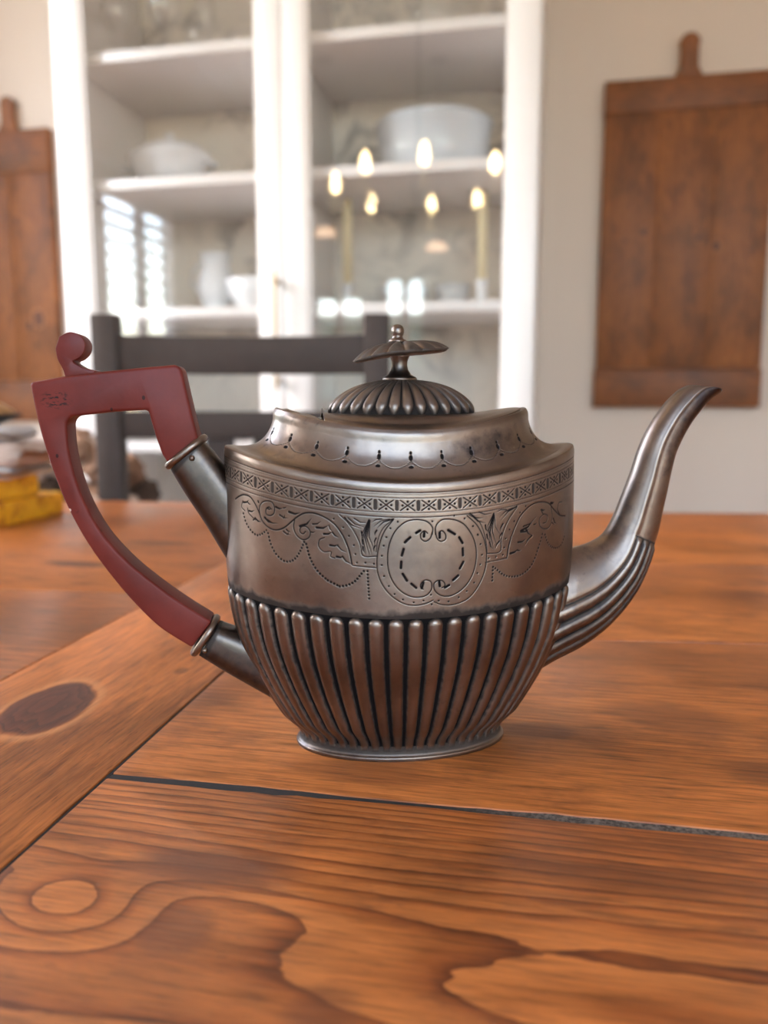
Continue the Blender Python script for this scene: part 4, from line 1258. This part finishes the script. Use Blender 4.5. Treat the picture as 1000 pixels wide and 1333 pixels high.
candle(-.170, 1.84, top_of(1.070), 'ivory taper candle in a white holder at the right of the cabinet')
def bowl(x, y, z, r, h, label, cat='bowl', mat='china', name='bowl', group=None):
    mb = MB(); mb.lathe([(0, 0), (r * .45, 0), (r * .5, h * .08), (r * .85, h * .5), (r, h), (r * .96, h), (r * .8, h * .5), (r * .4, h * .14), (0, h * .12)], 0, 0, 0, 32)
    o = mb.build(name, M[mat], None, (x, y, z), smooth=True)
    return tag(o, label, cat, group)
bowl(-.250, 1.95, top_of(1.070), .045, .065, 'small white bowl beside the right-hand candlestick on the cabinet shelf')
bowl(-.36, 1.90, top_of(1.070), .060, .055, 'white bowl between the two candlesticks on the cabinet shelf')
bowl(-.70, 1.84, top_of(1.070), .070, .075, 'white bowl on the middle shelf behind the left cabinet door')
t = thing('pitcher', 'white footed pitcher on the middle shelf behind the left cabinet door', 'pitcher', (-.815, 1.88, top_of(1.070)))
MB().lathe([(0, 0), (.035, 0), (.036, .006), (.028, .014), (.046, .045), (.048, .075), (.032, .115), (.038, .145), (.034, .145), (.028, .115), (0, .10)], 0, 0, 0, 32).build('jug', M['china'], t, smooth=True)
MB().tube([(-.034 - .030 * math.sin(math.pi * k / 10), 0, .13 - .085 * k / 10) for k in range(11)], .005, 8).build('handle', M['china'], t, smooth=True)
def plates(x, y, z, n, r, label, group):
    p0 = None
    for k in range(n):
        if p0 is None:
            mb = MB(); mb.lathe([(0, 0), (r * .55, 0), (r * .62, .004), (r, .016), (r, .018), (r * .62, .008), (0, .006)], 0, 0, 0, 40)
            p0 = o = mb.build('plate', M['china'], None, smooth=True)
        else:
            o = p0.copy(); C.objects.link(o)
        o.location = (x, y, z + k * .0085)
        tag(o, label % (['bottom', 'second', 'third', 'fourth', 'fifth'][k] if k < n - 1 else 'top'), 'plate', group)
plates(-.80, 1.85, top_of(.772), 6, .115, 'white plate, %s of the stack low behind the left cabinet door', 'plates stacked in the left of the cabinet')
plates(-.30, 1.85, top_of(.772), 5, .120, 'white plate, %s of the stack low behind the right cabinet door', 'plates stacked in the right of the cabinet')
gl = None
POS = [(-1.00, 1.80, 0), (-.945, 1.88, 1), (-.885, 1.80, 0), (-.835, 1.90, 1), (-.785, 1.80, 2), (-.70, 1.84, 2), (-.505, 1.80, 0), (-.45, 1.88, 1), (-.395, 1.80, 0), (-.335, 1.88, 1), (-.28, 1.80, 2), (-.215, 1.87, 0), (-.155, 1.80, 1)]
WORDS = ['clear stemmed wine glass', 'tall clear stemmed glass', 'low clear glass bowl']
GPROF = [[(0, 0), (.032, 0), (.032, .002), (.004, .008), (.004, .075), (.024, .090), (.036, .115), (.036, .140), (.030, .170), (.029, .170), (.034, .140), (.034, .116), (.022, .093), (0, .086)],
         [(0, 0), (.030, 0), (.030, .002), (.004, .008), (.004, .095), (.016, .105), (.025, .135), (.024, .205), (.023, .205), (.023, .136), (.014, .108), (0, .104)],
         [(0, 0), (.024, 0), (.030, .008), (.046, .040), (.050, .062), (.048, .062), (.044, .041), (.028, .011), (0, .008)]]
protos = {}
side_n = {}
ORD = ['leftmost', 'second from the left', 'third from the left', 'fourth from the left', 'fifth from the left', 'sixth from the left', 'seventh from the left']
for x, y, kd in POS:
    sd = 'left' if x < -.57 else 'right'
    i = side_n.get(sd, 0); side_n[sd] = i + 1
    if kd not in protos:
        protos[kd] = MB().lathe(GPROF[kd], 0, 0, 0, 24).build(['wine_glass', 'wine_glass', 'glass_bowl'][kd], M['stem_glass'], None, smooth=True); o = protos[kd]
    else:
        o = protos[kd].copy(); C.objects.link(o)
    o.location = (x, y, top_of(1.6115))
    tag(o, '%s, %s on top shelf, %s cabinet door' % (WORDS[kd], ORD[i], sd), 'bowl' if kd == 2 else 'glass', 'glassware on the top cabinet shelf')

# ------------------------------------------------------------------ big cutting boards hung on the wall
def cutting_board(x0, x1, z0, z1, hx, hw, hz, zb, zt, label, seed, knots):
    cxx = (x0 + x1) / 2
    yb_, th = YB - 0.002, .022
    r_ = thing('cutting_board', label, 'cutting board', (cxx, yb_, z0))
    kn = [(k[0] - cxx, k[1] - z0, k[2], k[3], k[4], 0.0) for k in knots]
    wd = m_wood('board_wood', 'y', 60.0, seed=seed, stops=BOARD_STOPS, plane='xz', knots=kn, warp=1.4, ring_amt=.6, rough=.45)
    wh = m_wood('board_batten_wood', 'x', 60.0, seed=seed + 2, stops=BOARD_STOPS, plane='xz', warp=1.2, ring_amt=.6, rough=.45, tint=(.86, .84, .82))
    n = 3
    w = (x1 - x0) / n
    for i in range(n):
        MB().box(x0 - cxx + i * w + .0003, x0 - cxx + (i + 1) * w - .0003, -th, 0, zb - z0 + .001, zt - z0 - .001, .001).build('plank', wd, r_, angle=40)
    MB().box(x0 - cxx - .003, x1 - cxx + .003, -th - .003, 0, 0, zb - z0, .002).build('end_batten', wh, r_, angle=40)
    MB().box(x0 - cxx - .001, x1 - cxx + .001, -th - .002, 0, zt - z0, z1 - z0, .002).build('end_batten', wh, r_, angle=40)
    pts = [(hx - cxx - hw * .75, z1 - z0 - .001), (hx - cxx - hw * .48, z1 - z0 + .02), (hx - cxx - hw * .46, hz - z0 - hw * .7)]
    for k in range(9):
        a = math.pi - math.pi * k / 8
        pts.append((hx - cxx + hw * .52 * math.cos(a), hz - z0 - hw * .52 + hw * .52 * math.sin(a)))
    pts += [(hx - cxx + hw * .46, hz - z0 - hw * .7), (hx - cxx + hw * .48, z1 - z0 + .02), (hx - cxx + hw * .75, z1 - z0 - .001)]
    MB().prism(pts, -th, -.002, 'y', .004, 3).build('handle', wd, r_, angle=50)
cutting_board(.088, .456, .862, 1.598, .268, .042, 1.690, .951, 1.526, 'large brown wooden cutting board hung on the wall right of the cabinet', 31.0,
    [(.185, 1.263, .010, .012, .9), (.305, 1.247, .009, .011, .9), (.345, 1.226, .010, .014, 1), (.30, 1.545, .011, .011, .8), (.145, 1.245, .008, .01, .7), (.33, 1.46, .007, .012, .6)])
cutting_board(-1.74, -1.342, .82, 1.594, -1.462, .042, 1.682, .93, 1.483, 'brown wooden cutting board with a short handle on the wall left of the cabinet', 37.0,
    [(-1.40, 1.10, .022, .028, .8), (-1.43, 1.08, .012, .016, .9), (-1.45, 1.36, .010, .014, .7), (-1.55, 1.22, .01, .01, .9)])

# ------------------------------------------------------------------ the heap at the left end of the table
def wbook(x, y, z, rz, l, w, h, label):
    t = thing('book', label, 'book', (x, y, z), rz, 'yellow books on the table')
    MB().box(-l / 2, l / 2, -w / 2, w / 2, 0, .0025, .0008).box(-l / 2, l / 2, -w / 2, w / 2, h - .0025, h, .0008).box(-l / 2, l / 2, -w / 2, -w / 2 + .003, .002, h - .002).build('cover', M['yellow'], t)
    MB().box(-l / 2 + .004, l / 2 - .004, -w / 2 + .003, w / 2 - .004, .0026, h - .0026).build('pages', M['linen'], t)
wbook(-.632, .765, TABLE + .0005, R(92), .125, .155, .024, 'yellow clothbound book at the bottom of the heap at the table edge')
wbook(-.643, .762, TABLE + .0250, R(84), .085, .150, .023, 'second yellow book lying askew on the bottom yellow book')
def cloth(name, x, y, z, rz, l, w, h, mat, label, seed, fold=5):
    me = bpy.data.meshes.new(name)
    b = bmesh.new(); bmesh.ops.create_cube(b, size=1.0)
    bmesh.ops.subdivide_edges(b, edges=list(b.edges), cuts=10, use_grid_fill=True)
    for v in b.verts:
        q = Vector((v.co.x * l, v.co.y * w, (v.co.z + .5) * h))
        rx = 1 - abs(v.co.z) ** 3 * .35
        q.x *= rx; q.y *= rx
        d = mnoise.noise_vector(q * 28 + Vector((seed, 0, 0)))
        q.x += d.x * .006; q.y += d.y * .006
        if v.co.z > -.45:
            q.z += d.z * h * .16 + .0012 * math.sin(v.co.z * fold * 6.28)
        v.co = q
    b.to_mesh(me); b.free()
    me.polygons.foreach_set('use_smooth', np.ones(len(me.polygons), bool))
    return tag(link(name, me, M[mat], None, (x, y, z), (0, 0, rz)), label, 'napkin')
zt_ = TABLE + .0485
cloth('napkin', -.635, .755, zt_, R(10), .165, .10, .012, 'linen', 'flat white napkin lying on the upper yellow book', 1.0)
cloth('napkin', -.622, .762, zt_ + .0140, R(5), .170, .10, .022, 'linen_beige', 'crumpled beige napkin in the middle of the heap', 5.0)
cloth('napkin', -.640, .752, zt_ + .0385, R(12), .165, .075, .014, 'linen', 'rolled white napkin on top of the crumpled beige napkin', 9.0)
t = MB().lathe([(0, 0), (.055, 0), (.080, .009), (.082, .011), (.055, .004), (0, .004)], 0, 0, 0, 40, 1, .55).build('tray', M['tray'], None, (-.640, .752, zt_ + .0545), (0, 0, R(12)), smooth=True)
tag(t, 'small black oval tray on top of the white rolled napkin', 'tray')
o = MB().lathe([(0, .026), (.020, .0255), (.045, .020), (.072, .004), (.074, 0), (.070, 0), (.044, .016), (0, .022)], 0, 0, 0, 40, 1.0, .6).build('wooden_bowl', m_wood('bowl_wood', 'x', 120.0, seed=41.0, stops=[(0.0, (0.80, 0.45, 0.19)), (1.0, (0.68, 0.36, 0.14))]), None, (-.640, .752, zt_ + .0660), (0, 0, R(12)), smooth=True)
tag(o, 'light wooden bowl turned upside down topping the heap at the left', 'bowl')

# basket of dried flower heads on the floor behind the chair
bk = thing('flower_basket', 'tall wicker basket of brown dried flower heads behind the chair', 'basket', (-.885, 1.36, 0))
MB().lathe([(0, 0), (.105, 0), (.120, .05), (.125, .62), (.130, .64), (.118, .64), (.112, .60), (0, .58)], 0, 0, 0, 32).build('basket', M['wicker'], bk, smooth=True)
rnd = random.Random(5)
heads = []
for kk, mt in enumerate(('flower', 'flower_dark', 'flower_pale')):
    b = bmesh.new(); bmesh.ops.create_icosphere(b, subdivisions=3, radius=1.0)
    for v in b.verts:
        n_ = mnoise.noise(v.co * 4.5 + Vector((kk * 7, 0, 0)))
        v.co *= 1 + .30 * n_ + .12 * mnoise.noise(v.co * 11)
    me = bpy.data.meshes.new('flower_head'); b.to_mesh(me); b.free()
    me.materials.append(M[mt]); heads.append(me)
cnt = 0
while cnt < 46:
    a = rnd.random() * 6.283; rr_ = math.sqrt(rnd.random()) * .135
    x_, y_ = rr_ * math.cos(a), rr_ * math.sin(a)
    z_ = .645 + rnd.random() * (.175 * (1 - (rr_ / .17)**2))
    o = bpy.data.objects.new('flower_head', rnd.choice(heads)); C.objects.link(o); o.parent = bk
    s_ = .024 + .014 * rnd.random()
    o.location = (x_, y_, z_); o.scale = (s_, s_, s_ * .85); o.rotation_euler = (rnd.random(), rnd.random(), rnd.random() * 6)
    cnt += 1

# ------------------------------------------------------------------ chandelier over the table and two pendants (seen reflected in the cabinet doors)
chx, chy = -0.507, 0.393
cd = thing('chandelier', 'black iron candle chandelier hanging over the dining table', 'chandelier', (chx, chy, 0))
CH_ARMS = [(2.94, 0.294, 1.65), (1.989, 0.309, 1.65), (-2.302, 0.34, 1.65), (1.343, 0.348, 1.65), (-1.579, 0.339, 1.65), (-1.006, 0.344, 1.65), (0.593, 0.347, 1.65)]

hubz = 1.62
NB = 8
mb = MB(); mb.lathe([(0, hubz - .16), (.012, hubz - .15), (.03, hubz - .11), (.018, hubz - .05), (.03, hubz), (.014, hubz + .08), (.010, hubz + .3), (.010, ZC - .03), (.055, ZC - .025), (.06, ZC - .0005), (0, ZC - .0005)], 0, 0, 0, 20)
mb.build('stem', M['iron'], cd, smooth=True)
bme = None
for k, (ang, rad_, bz) in enumerate(CH_ARMS):
    ex_, ey_ = rad_ * math.cos(ang), rad_ * math.sin(ang)
    pts = [(ex_ * u, ey_ * u, hubz - .05 + (bz - .115 - hubz + .05) * u - .05 * math.sin(math.pi * u)) for u in np.linspace(.05, 1, 10)]
    arm = MB().tube(pts, .006, 8).build('arm', M['iron'], cd, smooth=True)
    MB().lathe([(0, 0), (.022, .002), (.024, .006), (.012, .007), (.012, .072), (0, .072)], ex_, ey_, bz - .115, 16).build('candle_sleeve', M['wax'], arm, smooth=True)
    if bme is None:
        bo = MB().lathe([(0, 0), (.009, .001), (.0165, .018), (.0175, .034), (.013, .054), (.006, .070), (0, .075)], 0, 0, 0, 16).build('bulb', M['bulb'], arm, smooth=True); bme = bo.data
    else:
        bo = bpy.data.objects.new('bulb', bme); C.objects.link(bo); bo.parent = arm
    bo.location = (ex_, ey_, bz - .0425)
for nm_, (x, y, z) in (('left', (-1.25, -1.0, 1.78)), ('right', (-.66, -1.126, 1.705))):
    p = thing('pendant_lamp', 'warm glass pendant lamp behind the camera, %s of the pair' % nm_, 'lamp', (x, y, z), 0, 'pendant lamps over the kitchen counter')
    MB().lathe([(0, .022), (.025, .021), (.05, .008), (.062, -.02), (.058, -.022), (.045, .003), (0, .014)], 0, 0, 0, 28).build('glass_shade', M['shade'], p, smooth=True)
    MB().lathe([(0, .0225), (.012, .0225), (.006, .07), (.003, .08), (.003, ZC - z - .02), (.05, ZC - z - .015), (.05, ZC - z - .0005), (0, ZC - z - .0005)], 0, 0, 0, 14).build('cord', M['iron'], p, smooth=True)
